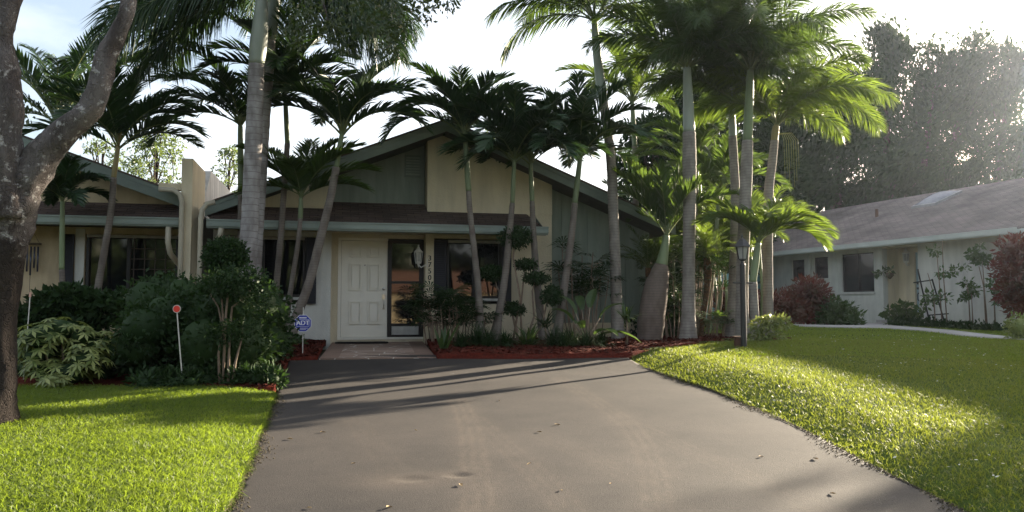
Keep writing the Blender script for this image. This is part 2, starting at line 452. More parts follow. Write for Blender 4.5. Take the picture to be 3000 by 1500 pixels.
M['deadfrond'] = leafmat('dead_frond', (.13, .075, .035), (.22, .14, .07), (.2, .12, .05), .25)
M['rachis'] = mat('palm_rachis', (0.16, 0.18, 0.07), (0.10, 0.13, 0.05), rough=.5)
M['frond_dark'] = leafmat('christmas_frond', (0.018, 0.040, 0.020), (0.035, 0.072, 0.025), (0.05, 0.10, 0.015), .22)
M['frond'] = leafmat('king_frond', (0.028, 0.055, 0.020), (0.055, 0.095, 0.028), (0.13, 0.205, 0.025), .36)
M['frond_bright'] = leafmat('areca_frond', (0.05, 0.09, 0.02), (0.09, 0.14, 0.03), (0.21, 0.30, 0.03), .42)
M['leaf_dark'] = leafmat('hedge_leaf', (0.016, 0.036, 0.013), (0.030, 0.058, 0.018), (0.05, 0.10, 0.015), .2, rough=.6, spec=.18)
M['leaf_mid'] = leafmat('shrub_leaf', (0.03, 0.06, 0.02), (0.06, 0.10, 0.03), (0.12, 0.2, 0.03), .35)
M['leaf_var'] = leafmat('variegated_leaf', (0.055, 0.10, 0.022), (0.30, 0.33, 0.11), (0.3, 0.34, 0.06), .3)
M['leaf_red'] = leafmat('croton_leaf', (0.12, 0.025, 0.022), (0.05, 0.05, 0.02), (0.30, 0.05, 0.03), .35)
M['leaf_tree'] = leafmat('canopy_leaf', (0.022, 0.038, 0.016), (0.045, 0.065, 0.022), (0.09, 0.13, 0.02), .3)
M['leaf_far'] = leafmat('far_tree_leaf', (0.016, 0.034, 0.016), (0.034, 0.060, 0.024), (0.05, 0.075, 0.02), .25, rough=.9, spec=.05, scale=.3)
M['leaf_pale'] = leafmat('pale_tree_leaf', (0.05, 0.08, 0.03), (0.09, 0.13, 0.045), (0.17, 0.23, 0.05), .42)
M['pink'] = mat('pink_bloom', (0.5, 0.06, 0.08), rough=.6, island=.3)
M['clover'] = mat('white_clover', (0.55, 0.55, 0.45), rough=.8)
M['fallen'] = mat('dry_leaf', (0.40, 0.30, 0.16), (0.22, 0.14, 0.07), scale=12, rough=.8)
M['grass'] = leafmat('grass_blade', (0.035, 0.075, 0.010), (0.13, 0.16, 0.03), (0.31, 0.42, 0.025), .5, rough=.5, spec=.35, scale=1.2)
M['grass2'] = leafmat('dry_grass_blade', (0.032, 0.065, 0.010), (0.14, 0.14, 0.04), (0.33, 0.39, 0.035), .5, rough=.5, spec=.35, scale=.9)

# ------------------------------------------------------------------ ground sheets
def inpoly(px, py, poly):
    px = np.asarray(px); py = np.asarray(py)
    inside = np.zeros(px.shape, bool)
    n = len(poly)
    for i in range(n):
        x1, y1 = poly[i]; x2, y2 = poly[(i + 1) % n]
        c = ((y1 > py) != (y2 > py)) & (px < (x2 - x1) * (py - y1) / (y2 - y1 + 1e-12) + x1)
        inside ^= c
    return inside
def densify(poly, d):
    out = []
    for i in range(len(poly)):
        a = np.array(poly[i], float); b = np.array(poly[(i + 1) % len(poly)], float)
        k = max(1, int(np.linalg.norm(b - a) / d))
        for j in range(k): out.append(tuple(a + (b - a) * j / k))
    return out
def edge_dist(X, Y, line):
    X = np.asarray(X, float); Y = np.asarray(Y, float)
    best = np.full(X.shape, 1e9)
    for (a, b) in zip(line[:-1], line[1:]):
        a = np.array(a); b = np.array(b); d = b - a; L2 = d @ d
        t = np.clip(((X - a[0]) * d[0] + (Y - a[1]) * d[1]) / L2, 0, 1)
        best = np.minimum(best, np.hypot(X - a[0] - t * d[0], Y - a[1] - t * d[1]))
    return best
def sheet(name, poly, zf, spacing, m, skirt=0.0, m2=None, jitter=0.3, kind='structure', smooth=True):
    poly = densify(poly, spacing)
    P = np.array(poly)
    x0, y0 = P.min(0); x1, y1 = P.max(0)
    gx, gy = np.meshgrid(np.arange(x0, x1, spacing), np.arange(y0, y1, spacing))
    gx = gx.ravel() + rng.uniform(-jitter, jitter, gx.size) * spacing; gy = gy.ravel() + rng.uniform(-jitter, jitter, gy.size) * spacing
    k = inpoly(gx, gy, poly) & (edge_dist(gx, gy, poly + [poly[0]]) > spacing * .45)
    pts = [Vector(p) for p in poly] + [Vector((a, b)) for a, b in zip(gx[k], gy[k])]
    n = len(poly)
    vv, ee, ff, *_ = delaunay_2d_cdt(pts, [(i, (i + 1) % n) for i in range(n)], [], 1, 1e-5)
    V = np.array([(v.x, v.y) for v in vv])
    Z = zf(V[:, 0], V[:, 1])
    V3 = np.column_stack([V, Z])
    Fc = np.array([list(f) for f in ff if len(f) == 3], np.int32)
    # orient up
    a, b, c = V[Fc[:, 0]], V[Fc[:, 1]], V[Fc[:, 2]]
    cr = (b[:, 0] - a[:, 0]) * (c[:, 1] - a[:, 1]) - (b[:, 1] - a[:, 1]) * (c[:, 0] - a[:, 0])
    Fc[cr < 0] = Fc[cr < 0][:, ::-1]
    fl = [Fc]; midx = np.zeros(len(Fc), np.int32)
    if skirt:
        from collections import Counter
        E_ = np.concatenate([Fc[:, [0, 1]], Fc[:, [1, 2]], Fc[:, [2, 0]]])
        key = np.sort(E_, 1)
        cnt = Counter(map(tuple, key))
        be = [tuple(e) for e, kk in zip(E_, key) if cnt[tuple(kk)] == 1]
        nb = len(V3)
        low = V3.copy(); low[:, 2] -= skirt
        V3 = np.vstack([V3, low])
        Q = np.array([(e[1], e[0], e[0] + nb, e[1] + nb) for e in be], np.int32)
        fl.append(Q); midx = np.concatenate([midx, np.ones(len(Q), np.int32)])
    o = np_mesh(name, V3, fl, [m, m2 or m], midx=midx, smooth=smooth)
    return tag(o, kind=kind)

Lpix = [(675, 1498), (718, 1389), (749, 1304), (776, 1246), (800, 1176), (835, 1090), (846, 1056)]
Rpix = [(2801, 1483), (2592, 1385), (2359, 1259), (2126, 1157), (1960, 1102), (1888, 1075), (1846, 1053)]
Lw = [tuple(G(*p)) for p in Lpix]; Rw = [tuple(G(*p)) for p in Rpix]
Lw = [(Lw[0][0] + .55, -2.0), (Lw[0][0] + .33, 2.0)] + Lw
Rw = [(Rw[0][0] + .1, -2.0)] + Rw
def smooth_line(L, it=2):
    for _ in range(it):
        out = [L[0]]
        for a, b in zip(L[:-1], L[1:]):
            a = np.array(a); b = np.array(b)
            out += [tuple(a * .75 + b * .25), tuple(a * .25 + b * .75)]
        L = out + [L[-1]]
    return L
Lw = smooth_line(Lw); Rw = smooth_line(Rw)

# big ground to the horizon
def far_ground():
    xs = np.concatenate([np.linspace(-600, -40, 12), np.linspace(-36, 60, 49), np.linspace(70, 600, 12)])
    ys = np.concatenate([np.linspace(-300, -30, 8), np.linspace(-26, 60, 44), np.linspace(70, 900, 14)])
    X, Y = np.meshgrid(xs, ys)
    Z = base(Y) - 0.12
    V = np.column_stack([X.ravel(), Y.ravel(), Z.ravel()])
    nx, ny = len(xs), len(ys)
    i = np.arange(nx * ny).reshape(ny, nx)
    Q = np.stack([i[:-1, :-1], i[:-1, 1:], i[1:, 1:], i[1:, :-1]], -1).reshape(-1, 4)
    tag(np_mesh('ground', V, [Q], M['soil'], smooth=True), kind='structure')
far_ground()

# driveway with worn tyre dust painted as an attribute of the asphalt
def asphalt():
    m = bpy.data.materials.new('driveway_asphalt'); m.use_nodes = True
    n = m.node_tree.nodes; l = m.node_tree.links; p = n['Principled BSDF']
    p.inputs['Roughness'].default_value = .78; p.inputs['Specular IOR Level'].default_value = .22
    t = n.new('ShaderNodeTexCoord')
    n1 = n.new('ShaderNodeTexNoise'); n1.inputs['Scale'].default_value = .9; n1.inputs['Detail'].default_value = 9; n1.inputs['Roughness'].default_value = .65
    n2 = n.new('ShaderNodeTexNoise'); n2.inputs['Scale'].default_value = 120; n2.inputs['Detail'].default_value = 3
    l.new(t.outputs['Object'], n1.inputs['Vector']); l.new(t.outputs['Object'], n2.inputs['Vector'])
    cr = n.new('ShaderNodeValToRGB'); cr.color_ramp.elements[0].position = .3; cr.color_ramp.elements[0].color = (.0275, .0248, .0235, 1)
    cr.color_ramp.elements[1].position = .72; cr.color_ramp.elements[1].color = (.056, .0485, .043, 1)
    l.new(n1.outputs['Fac'], cr.inputs['Fac'])
    at_ = n.new('ShaderNodeAttribute'); at_.attribute_name = 'dust'
    mx = n.new('ShaderNodeMix'); mx.data_type = 'RGBA'
    l.new(at_.outputs['Fac'], mx.inputs['Factor']); l.new(cr.outputs['Color'], mx.inputs[6]); mx.inputs[7].default_value = (.115, .092, .072, 1)
    mr = n.new('ShaderNodeMapRange'); mr.inputs['From Min'].default_value = .3; mr.inputs['From Max'].default_value = .7
    mr.inputs['To Min'].default_value = .6; mr.inputs['To Max'].default_value = 1.4
    l.new(n2.outputs['Fac'], mr.inputs['Value'])
    hs = n.new('ShaderNodeHueSaturation'); l.new(mx.outputs[2], hs.inputs['Color']); l.new(mr.outputs[0], hs.inputs['Value'])
    l.new(hs.outputs['Color'], p.inputs['Base Color'])
    b = n.new('ShaderNodeBump'); b.inputs['Strength'].default_value = .5; b.inputs['Distance'].default_value = .005
    l.new(n2.outputs['Fac'], b.inputs['Height']); l.new(b.outputs['Normal'], p.inputs['Normal'])
    return m
drive_poly = Lw + [(Lw[-1][0] + .02, 13.35), (Rw[-1][0], 13.45)] + Rw[::-1]
tracks = [([(1340, 1170), (1375, 1240), (1388, 1330), (1395, 1420), (1402, 1500)], .13, .42),
          ([(1395, 1225), (1450, 1280), (1540, 1360), (1620, 1440), (1670, 1500)], .12, .26),
          ([(1640, 1110), (1730, 1165), (1830, 1230), (1880, 1290), (1915, 1380), (1930, 1500)], .12, .30),
          ([(1020, 1210), (1070, 1270), (1120, 1330), (1180, 1420)], .14, .16),
          ([(1850, 1240), (2050, 1330), (2250, 1420), (2420, 1500)], .14, .18),
          ([(1560, 1260), (1700, 1330), (1860, 1400), (2000, 1500)], .14, .15)]
TW = [([tuple(G(*q)) for q in tr], w, a) for tr, w, a in tracks]
def holes_z(X, Y):
    z = np.zeros_like(X)
    for (px, py, r, d) in ((1345, 1392, .085, .014), (1205, 1402, .12, .008)):
        c = G(px, py)
        z -= d * np.exp(-(((X - c[0]) / r) ** 2 + ((Y - c[1]) / (r * .6)) ** 2) ** 2)
    return z
def drive_z(X, Y):
    return base(Y) + .006 * np.sin(X * 2.1 + 1) * np.sin(Y * 1.3) + holes_z(X, Y)
dw = sheet('driveway', drive_poly, drive_z, .042, asphalt(), skirt=.12, m2=M['tarmac'])
co = np.empty(len(dw.data.vertices) * 3, np.float32); dw.data.vertices.foreach_get('co', co); co = co.reshape(-1, 3)
dust = np.zeros(len(co))
for line, w, a in TW:
    d = edge_dist(co[:, 0], co[:, 1], smooth_line(line, 3))
    rib = .66 + .34 * np.cos(d * 2 * math.pi / .085)
    brk = .55 + .45 * np.sin(co[:, 1] * 3.7 + co[:, 0] * 5) * np.sin(co[:, 1] * 9.1 - co[:, 0] * 7 + 1)
    a = a * (.55 + .6 * brk)
    dust = np.maximum(dust, a * (1 - sstep(w * .75, w * 1.25, d)) * rib)
    dust = np.maximum(dust, a * .3 * (1 - sstep(w, w * 2.2, d)))
for (px, py, r) in ((1345, 1392, .3), (1205, 1402, .4), (1160, 1410, .3)):
    c = G(px, py)
    dust = np.maximum(dust, (.35) * np.exp(-((co[:, 0] - c[0]) ** 2 / r ** 2 + (co[:, 1] - c[1]) ** 2 / (r * .6) ** 2)))
att = dw.data.attributes.new('dust', 'FLOAT', 'POINT'); att.data.foreach_set('value', dust.astype(np.float32))

# lawns: raised above the driveway with a rounded soil edge
def lawn_l_z(X, Y):
    d = edge_dist(X, Y, Lw)
    return base(Y) + .03 + .05 * sstep(0, .5, d) + .015 * np.sin(X * 1.7) * np.cos(Y * 1.1 + .5)
def lawn_r_z(X, Y):
    d = edge_dist(X, Y, Rw)
    return gz(X, Y) - .03 + .12 * sstep(-.1, .9, d) + .02 * np.sin(X * 1.3 + 1) * np.cos(Y * .9)
bedL = tuple(G(700, 1152)); 
lawn_l_poly = [p for p in Lw if p[1] < G(806, 1155)[1]] + [tuple(G(806, 1157)), tuple(G(700, 1155)), tuple(G(400, 1150)), tuple(G(60, 1152)), (-9, 9.9), (-22, 10.5), (-22, -2)]
def hp_(u, v):      # house front plan coordinates -> world xy
    return (HO[0] + u * math.cos(HY) - v * math.sin(HY), HO[1] + u * math.sin(HY) + v * math.cos(HY))
HY = R(13.0); HO = (-2.611, 16.6); HZ = 0.5
lawn_r_poly = Rw[:-1] + [tuple(G(1850, 1050)), tuple(G(1870, 1040)), (3.6, 15.2), (4.2, 18.5), (3.6, 22), (3.0, 32), (40, 32), (40, -2)]
lawnL = sheet('lawn', lawn_l_poly, lawn_l_z, .3, M['lawnbase'], skirt=.14, m2=M['edge'])
lawnR = sheet('lawn', lawn_r_poly, lawn_r_z, .3, M['lawnbase'], skirt=.16, m2=M['edge'])

# mulch beds
def mulch_z(X, Y):
    return gz(X, Y) + .075 + .03 * np.sin(X * 3.1 + Y) * np.sin(Y * 2.7 - X * .6)
mulch_r_poly = [tuple(G(1281, 1052)), tuple(G(1500, 1051)), tuple(G(1840, 1049)), tuple(G(1905, 1040)), tuple(G(2000, 1029)), tuple(G(2140, 1021)), tuple(G(2235, 1024)), (5.3, 14.8), (5.6, 16.0), (5.2, 18.5), (3.3, 19.2), hp_(5.6, -.05), hp_(3.5, -.05), hp_(.9, -.25), hp_(.75, -.35)]
mulchR = sheet('mulch_bed', mulch_r_poly, mulch_z, .12, M['mulch'], skirt=.1)
mulch_l_poly = [tuple(G(700, 1153)), tuple(G(804, 1153)), tuple(G(835, 1092)), tuple(G(846, 1056)), tuple(G(930, 1054)), hp_(-1.25, -.3), hp_(-3.7, -.4), hp_(-8.5, -.4), (-14, 13), (-14, 10.2), tuple(G(60, 1150)), tuple(G(400, 1148))]
mulchL = sheet('mulch_bed', mulch_l_poly, mulch_z, .15, M['mulch'], skirt=.1)
def chips(poly, n, zf, name, seed, m=M['chips'], L=(.012, .038), bounds=None):
    r = np.random.default_rng(seed)
    P = np.array(poly); a = P.min(0); b = P.max(0)
    if bounds: a = np.maximum(a, bounds[0]); b = np.minimum(b, bounds[1])
    x = r.uniform(a[0], b[0], n * 3); y = r.uniform(a[1], b[1], n * 3)
    k = inpoly(x, y, poly); x = x[k][:n]; y = y[k][:n]; n = len(x)
    z = zf(x, y) + r.uniform(.0, .02, n)
    t = r.uniform(0, 6.28, n); l = r.uniform(*L, n); w = l * r.uniform(.2, .5, n); tl = r.uniform(-.5, .5, n)
    dx = np.column_stack([np.cos(t), np.sin(t), tl]) * l[:, None]; dy = np.column_stack([-np.sin(t), np.cos(t), r.uniform(-.4, .4, n)]) * w[:, None]
    c = np.column_stack([x, y, z])
    V = np.stack([c - dx - dy, c + dx - dy, c + dx + dy, c - dx + dy], 1).reshape(-1, 3)
    return tag(np_mesh(name, V, [np.arange(4 * n).reshape(n, 4)], m), kind='stuff')
tag(chips(mulch_r_poly, 16000, mulch_z, 'mulch_chips', 3), 'loose red wood mulch chips along the house front bed')
tag(chips(mulch_l_poly, 9000, mulch_z, 'mulch_chips', 4, bounds=((-4.2, 9.2), (-2, 16))), 'loose red wood mulch chips between hedge and driveway')

# neighbour's path
path_pix_up = [(2189, 940), (2314, 956), (2448, 959), (2577, 956), (2617, 965), (2796, 982), (2962, 1000), (3150, 1030)]
path_pix_dn = [(3150, 1042), (2962, 1010), (2746, 986), (2597, 976), (2348, 967), (2294, 960), (2189, 948)]
path_poly = [tuple(G(*p)) for p in path_pix_up] + [tuple(G(*p)) for p in path_pix_dn]
sheet('path', path_poly, lambda X, Y: lawn_r_z(X, Y) + .03, .4, M['path'], skirt=.08)

# ------------------------------------------------------------------ main house
FO = -HZ
house = empty('house', (HO[0], HO[1], HZ), HY, 'cream stucco house with sage green gable trim and white front door', 'house')
class HB(MB):
    pass
def hb(b, name, m, parent=None, smooth=False):
    """house-coordinates mesh (w absolute) -> child of house"""
    b.v = [(p[0], p[1], p[2] - HZ) for p in b.v]
    return b.build(name, m, parent if parent is not None else house, smooth)
RU, RW, SL = 1.10, 5.32, 0.405     # ridge u, height of roof top, slope
def rake(u): return RW - SL * abs(u - RU)
GU0, GU1 = -3.55, 6.15
# stucco walls
b = MB()
vF = -.3
b.box(-3.45, -3.3, vF, -.1, .4, 3.0)
b.box(-3.3, -1.5, vF, -.1, .4, 1.55)
b.box(-3.3, -1.5, vF, -.1, 2.88, 3.0)
b.box(-1.5, -1.17, vF, .0, .4, 3.0)
hb(b, 'wall', M['stucco_white'])
b = MB()
b.box(-1.17, -1.03, .0, .15, .4, 3.0); b.box(-1.03, .75, .0, .15, 2.90, 3.0); b.box(-1.03, .75, .0, .15, .4, .80)
b.box(.75, .92, vF - .05, .15, .4, 3.02)
b.box(.92, 2.5, vF, -.1, .4, 1.52); b.box(.92, 2.5, vF, -.1, 2.90, 3.0); b.box(2.5, 3.5, vF, -.1, .4, 3.45)
# gable stucco: left bay and projecting middle bay
b.prism([(-3.5, 3.0), (-1.2, 3.0), (-1.2, rake(-1.2) - .2), (-3.5, rake(-3.5) - .2)], vF + .003, 'y', -.05)
hb(b, 'wall', M['stucco'])
b = MB()
b.prism([(.78, 3.45), (3.503, 3.45), (3.503, rake(3.5) - .2), (RU, rake(RU) - .2), (.78, rake(.78) - .2)], vF - .02, 'y', .1)
# hidden side and back walls
hb(b, 'wall', M['stucco'])
b = MB()
b.box(-3.5, -3.35, .15, 10.99, .4, 3.3)
hb(b, 'wall', M['stucco'])
b = MB(); b.box(5.75, 5.88, .11, 10.99, .4, 3.3)
hb(b, 'wall', M['stucco'])
b = MB(); b.box(-3.49, 5.89, 11, 11.15, .41, 3.29)
hb(b, 'wall', M['stucco'])
# sage siding: vertical boards
b = MB()
def boards(u0, u1, v, w0, wf, step, vd=.12):
    u = u0
    while u < u1 - .01:
        e = min(u + step, u1)
        b.prism([(u + .006, w0), (e - .006, w0), (e - .006, wf(e - .006)), (u + .006, wf(u + .006))], v, 'y', v + .02)
        u = e
boards(-1.195, .775, .15, 3.5, lambda u: rake(u) - .2, .205)
b.prism([(-1.2, 3.5), (.78, 3.5), (.78, rake(.78) - .2), (-1.2, rake(-1.2) - .2)], .168, 'y', .25)
hb(b, 'siding', M['siding'])
b = MB()
boards(3.505, 5.895, .0, 1.1, lambda u: rake(u) - .2, .30)
b.prism([(3.5, 1.1), (5.9, 1.1), (5.9, rake(5.9) - .2), (3.5, rake(3.5) - .2)], .018, 'y', .1)
hb(b, 'siding', M['siding'])
# brick footing, painted
b = MB()
row = 0
for k in range(7):
    w0 = .45 + k * .094
    u = 3.5 - (.11 if k % 2 else 0)
    while u < 5.95:
        e = min(u + .215, 5.95); s = max(u, 3.5)
        if e - s > .03: b.box(s + .004, e - .004, -.07, -.03, w0 + .004, w0 + .090)
        u += .22
b.box(3.5, 5.95, -.055, .0, .4, 1.098)
hb(b, 'brick_footing', M['stucco'])
# gable vent
b = MB()
b.box(.34, .69, .12, .155, 4.25, 4.72)
vent = hb(b, 'vent', M['trim_sage'])
b = MB()
for k in range(7): b.hexa([(.37, .10, 4.28 + k * .06), (.66, .10, 4.28 + k * .06), (.66, .118, 4.31 + k * .06), (.37, .118, 4.31 + k * .06), (.37, .10, 4.29 + k * .06), (.66, .10, 4.29 + k * .06), (.66, .118, 4.32 + k * .06), (.37, .118, 4.32 + k * .06)])
hb(b, 'louvre', M['siding'], vent)
for o_ in (bpy.data.objects['louvre'],): o_.location = (0, 0, 0)

# main roof
b = MB()
VB = 11.6; VR = -.9
def roof_slab(b, ua, wa, ub, wb, v0, v1, t):
    b.hexa([(ua, v0, wa - t), (ub, v0, wb - t), (ub, v1, wb - t), (ua, v1, wa - t), (ua, v0, wa), (ub, v0, wb), (ub, v1, wb), (ua, v1, wa)])
roof_slab(b, GU0, rake(GU0), RU, RW, VR - .03, VB, .035)
roof_slab(b, RU, RW, GU1, rake(GU1), VR - .03, VB, .035)
roof = hb(b, 'roof', M['shingle'])
b = MB()
for (ua, ub) in ((GU0 + .02, RU), (RU, GU1 - .02)):
    roof_slab(b, ua, rake(ua) - .036, ub, rake(ub) - .036, VR, VR + .035, .225)
    roof_slab(b, ua, rake(ua) - .036, ub, rake(ub) - .036, VR - .014, VR - .001, .075)
b.box(GU1 - .05, GU1 - .02, VR, VB, rake(GU1) - .23, rake(GU1) - .04)
hb(b, 'fascia', M['trim_sage'], roof)
b = MB()
roof_slab(b, GU0 + .03, rake(GU0) - .20, RU, RW - .215, VR + .036, .1, .02); roof_slab(b, RU, RW - .215, GU1 - .06, rake(GU1) - .20, VR + .036, 11, .02)
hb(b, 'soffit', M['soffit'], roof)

# lower porch roof in stepped shingle courses
def porch(hbf, u0, u1, v1_fn, parent, hip=True, matname='shingle', eave=-1.2, w_e=3.06, s=.45):
    b = MB(); n = 0
    v = eave
    vend = .15
    while v < vend - .01:
        e = min(v + .13, vend)
        w0 = w_e + s * (v - eave); w1 = w_e + s * (e - eave)
        for (a, c, vlim) in v1_fn:
            if v >= vlim - .01: continue
            ee = min(e, vlim)
            c2 = c
            c3 = c
            if hip and abs(c - u1) < .01:
                c2 = c - .20 * (v - eave); c3 = c - .20 * (ee - eave)
            w1b = w_e + s * (ee - eave)
            b.hexa([(a, v, w0 - .03), (c2, v, w0 - .03), (c3, ee, w1b - .045), (a, ee, w1b - .045), (a, v, w0 + .012), (c2, v, w0 + .012), (c3, ee, w1b - .002), (a, ee, w1b - .002)])
        v = e
    return hbf(b, 'porch_roof', M[matname], parent)
pr = porch(hb, -3.42, 3.1, [(-3.42, -1.2, vF + .02), (-1.2, .78, .15), (.78, 3.1, vF)], house)
b = MB()
b.box(-3.44, 3.14, -1.32, -1.29, 2.96, 3.08); b.box(-3.44, 3.14, -1.34, -1.29, 3.065, 3.09)
b.box(-3.44, 3.14, -1.29, -1.20, 2.93, 2.96); b.box(3.11, 3.14, -1.29, -1.19, 2.96, 3.08); b.box(-3.44, -3.41, -1.29, -1.19, 2.96, 3.08)
b.box(-3.43, 3.12, -1.19, -1.17, 2.92, 3.07)
hb(b, 'gutter', M['gutter'], pr)
b = MB(); b.box(-3.42, 3.1, -1.165, .1, 2.985, 3.02)
hb(b, 'soffit', M['stucco'], pr)
b = MB(); b.prism([(-1.165, 2.985), (-.32, 2.985), (-.32, 3.44), (-1.165, 3.06)], 3.085, 'x', 3.1)
hb(b, 'gable_end', M['trim_sage'], pr)

# front door
b = MB()
b.box(-.96, -.01, .03, .075, .83, 2.84)
door = hb(b, 'door', M['door'])
b = MB()
def mould(u0, u1, w0, w1, t=.026, v0=-.004, v1=.03):
    b.box(u0, u1, v0, v1, w0, w0 + t); b.box(u0, u1, v0, v1, w1 - t, w1); b.box(u0, u0 + t, v0, v1, w0 + t, w1 - t); b.box(u1 - t, u1, v0, v1, w0 + t, w1 - t)
    b.box(u0 + .05, u1 - .05, .004, .03, w0 + .05, w1 - .05)
for (a, c) in ((-.80, -.55), (-.42, -.17)):
    mould(a, c, 1.10, 1.58); mould(a, c, 1.80, 2.36); mould(a, c, 2.50, 2.74)
hb(b, 'door_panel', M['door'], door)
b = MB()
b.lathe([(.001, -.02), (.034, -.02), (.034, 0), (.001, .012)], (0, 0, 0), 14)
b.v = [(-.085 + p[0], .01 - p[2], 1.84 + p[1]) for p in b.v]
b.box(-.115, -.055, .004, .03, 1.60, 1.72)
b.tube([(-.085, .01, 1.62), (-.085, -.05, 1.60), (-.085, -.06, 1.52), (-.085, -.05, 1.44), (-.085, .012, 1.42)], .011, 8)
b.box(-.108, -.062, .006, .03, 1.405, 1.44)
hb(b, 'handle', M['metal'], door)
b = MB(); b.tube([(-.48, .035, 2.33), (-.48, .02, 2.33)], .012, 8)
hb(b, 'peephole', M['darkframe'], door)
b = MB()
b.box(-1.03, -.965, -.02, .08, .80, 2.90); b.box(-.965, -.005, -.02, .08, 2.845, 2.90); b.box(-1.03, .75, -.03, .1, .78, .825)
hb(b, 'door_frame', M['door'])
# sidelight beside the door
b = MB()
b.box(.0, .075, -.025, .09, .826, 2.88); b.box(.66, .749, -.025, .09, .826, 2.88); b.box(.075, .66, -.025, .09, 2.80, 2.88)
b.box(.075, .66, -.025, .09, .826, .87); b.box(.075, .66, -.02, .09, 1.95, 2.0); b.box(.075, .66, -.02, .09, 1.06, 1.11)
sl = hb(b, 'sidelight_window', M['darkframe'])
b = MB(); b.box(.075, .66, .03, .05, 2.0, 2.80); b.box(.075, .66, .03, .05, 1.11, 1.95)
hb(b, 'pane', M['glass'], sl)
b = MB(); b.box(.085, .65, .0, .03, .875, 1.055)
hb(b, 'kick_panel', M['frosted'], sl)
# windows with dark shutters
def window(hbf, parent, u0, u1, w0, w1, v, shut, mull=None, blind=True):
    b = MB(); t = .05
    b.box(u0, u1, v - .03, v + .06, w0, w0 + t); b.box(u0, u1, v - .03, v + .06, w1 - t, w1); b.box(u0, u0 + t, v - .03, v + .06, w0 + t, w1 - t); b.box(u1 - t, u1, v - .03, v + .06, w0 + t, w1 - t)
    if mull is not None: b.box(mull - .03, mull + .03, v - .015, v + .05, w0 + t, w1 - t)
    wi = hbf(b, 'window', M['darkframe'], parent)
    b = MB()
    b.box(u0 + t, u1 - t, v + .045, v + .06, w0 + t, w1 - t)
    hbf(b, 'pane', M['glass'], wi)
    b = MB(); b.box(u0 - .02, u1 + .02, v - .09, v - .031, w0 - .06, w0 - .005)
    hbf(b, 'sill', M['frosted'], wi)
    if blind:
        b = MB(); b.box(u0 + .02, u1 - .02, v - .10, v - .032, w1 - .055, w1)
        hbf(b, 'shutter_track', M['blind'], wi)
    for (a, c) in shut:
        b = MB(); b.box(a, c, v - .075, v - .032, w0 - .14, w1 + .0)
        k = w0 - .09
        while k < w1 - .06:
            b.hexa([(a + .03, v - .085, k), (c - .03, v - .085, k), (c - .03, v - .074, k + .03), (a + .03, v - .074, k + .03), (a + .03, v - .085, k + .006), (c - .03, v - .085, k + .006), (c - .03, v - .074, k + .036), (a + .03, v - .074, k + .036)])
            k += .045
        hbf(b, 'shutter', M['shutter'], wi)
    return wi
window(hb, house, -3.28, -1.68, 1.66, 2.86, vF, [(-1.66, -1.46)], -2.5)
window(hb, house, 1.20, 2.36, 1.64, 2.86, vF, [(.93, 1.18), (2.38, 2.58)], 1.78)
b = MB(); b.box(-3.6, 3.45, .26, .30, .4, 3.0); b.box(-3.66, -3.47, -.25, .3, .4, 3.2)  # added dark backing, stops light leaking through gaps in the front
hb(b, 'leak_backing', M['soffit'])
# house number, vertical on the post
def text_mesh(txt, size, depth=.004, align='CENTER'):
    cu = bpy.data.curves.new('text', 'FONT'); cu.body = txt; cu.size = size; cu.extrude = depth; cu.align_x = align; cu.align_y = 'CENTER'
    o = bpy.data.objects.new('text', cu); col.objects.link(o)
    dg = bpy.context.evaluated_depsgraph_get()
    me = bpy.data.meshes.new_from_object(o.evaluated_get(dg))
    bpy.data.objects.remove(o); bpy.data.curves.remove(cu)
    return me
def bold(me, d):
    # thicken strokes by offsetting copies
    V = [tuple(v.co) for v in me.vertices]; Fs = [tuple(p.vertices) for p in me.polygons]
    return V, Fs
for k, ch in enumerate("3750"):
    b = MB()
    for dx in (-.004, .004):
        me = text_mesh(ch, .15)
        V, Fs = bold(me, 0)
        b.add([(v[0] + .835 + dx, vF - .056 - v[2] + dx * .3, v[1] + 2.47 - k * .135) for v in V], Fs)
        bpy.data.meshes.remove(me)
    hb(b, 'house_number', M['numeral'])

# patio slab: flagstone
def flagmat():
    m = bpy.data.materials.new('flagstone'); m.use_nodes = True
    n = m.node_tree.nodes; l = m.node_tree.links; p = n['Principled BSDF']; p.inputs['Roughness'].default_value = .75
    t = n.new('ShaderNodeTexCoord')
    v1 = n.new('ShaderNodeTexVoronoi'); v1.inputs['Scale'].default_value = 2.3; v1.inputs['Randomness'].default_value = 1
    v2 = n.new('ShaderNodeTexVoronoi'); v2.feature = 'DISTANCE_TO_EDGE'; v2.inputs['Scale'].default_value = 2.3
    l.new(t.outputs['Object'], v1.inputs['Vector']); l.new(t.outputs['Object'], v2.inputs['Vector'])
    cr = n.new('ShaderNodeValToRGB'); cr.color_ramp.elements[0].color = (.20, .135, .10, 1); cr.color_ramp.elements[1].color = (.30, .21, .16, 1)
    sp = n.new('ShaderNodeSeparateColor'); l.new(v1.outputs['Color'], sp.inputs[0]); l.new(sp.outputs[0], cr.inputs['Fac'])
    lt = n.new('ShaderNodeMath'); lt.operation = 'LESS_THAN'; lt.inputs[1].default_value = .018; l.new(v2.outputs['Distance'], lt.inputs[0])
    mx = n.new('ShaderNodeMix'); mx.data_type = 'RGBA'; l.new(lt.outputs[0], mx.inputs['Factor']); l.new(cr.outputs['Color'], mx.inputs[6]); mx.inputs[7].default_value = (.55, .50, .43, 1)
    l.new(mx.outputs[2], p.inputs['Base Color'])
    return m
pb = [at(973, 1005, 16.15)[:2], at(1238, 1003, 16.6)[:2], G(1278, 1050), G(936, 1053)]
b = MB()
zf_, zb_ = .635, .735
c4 = [(pb[3], zf_), (pb[2], zf_), (pb[1], zb_), (pb[0], zb_)]
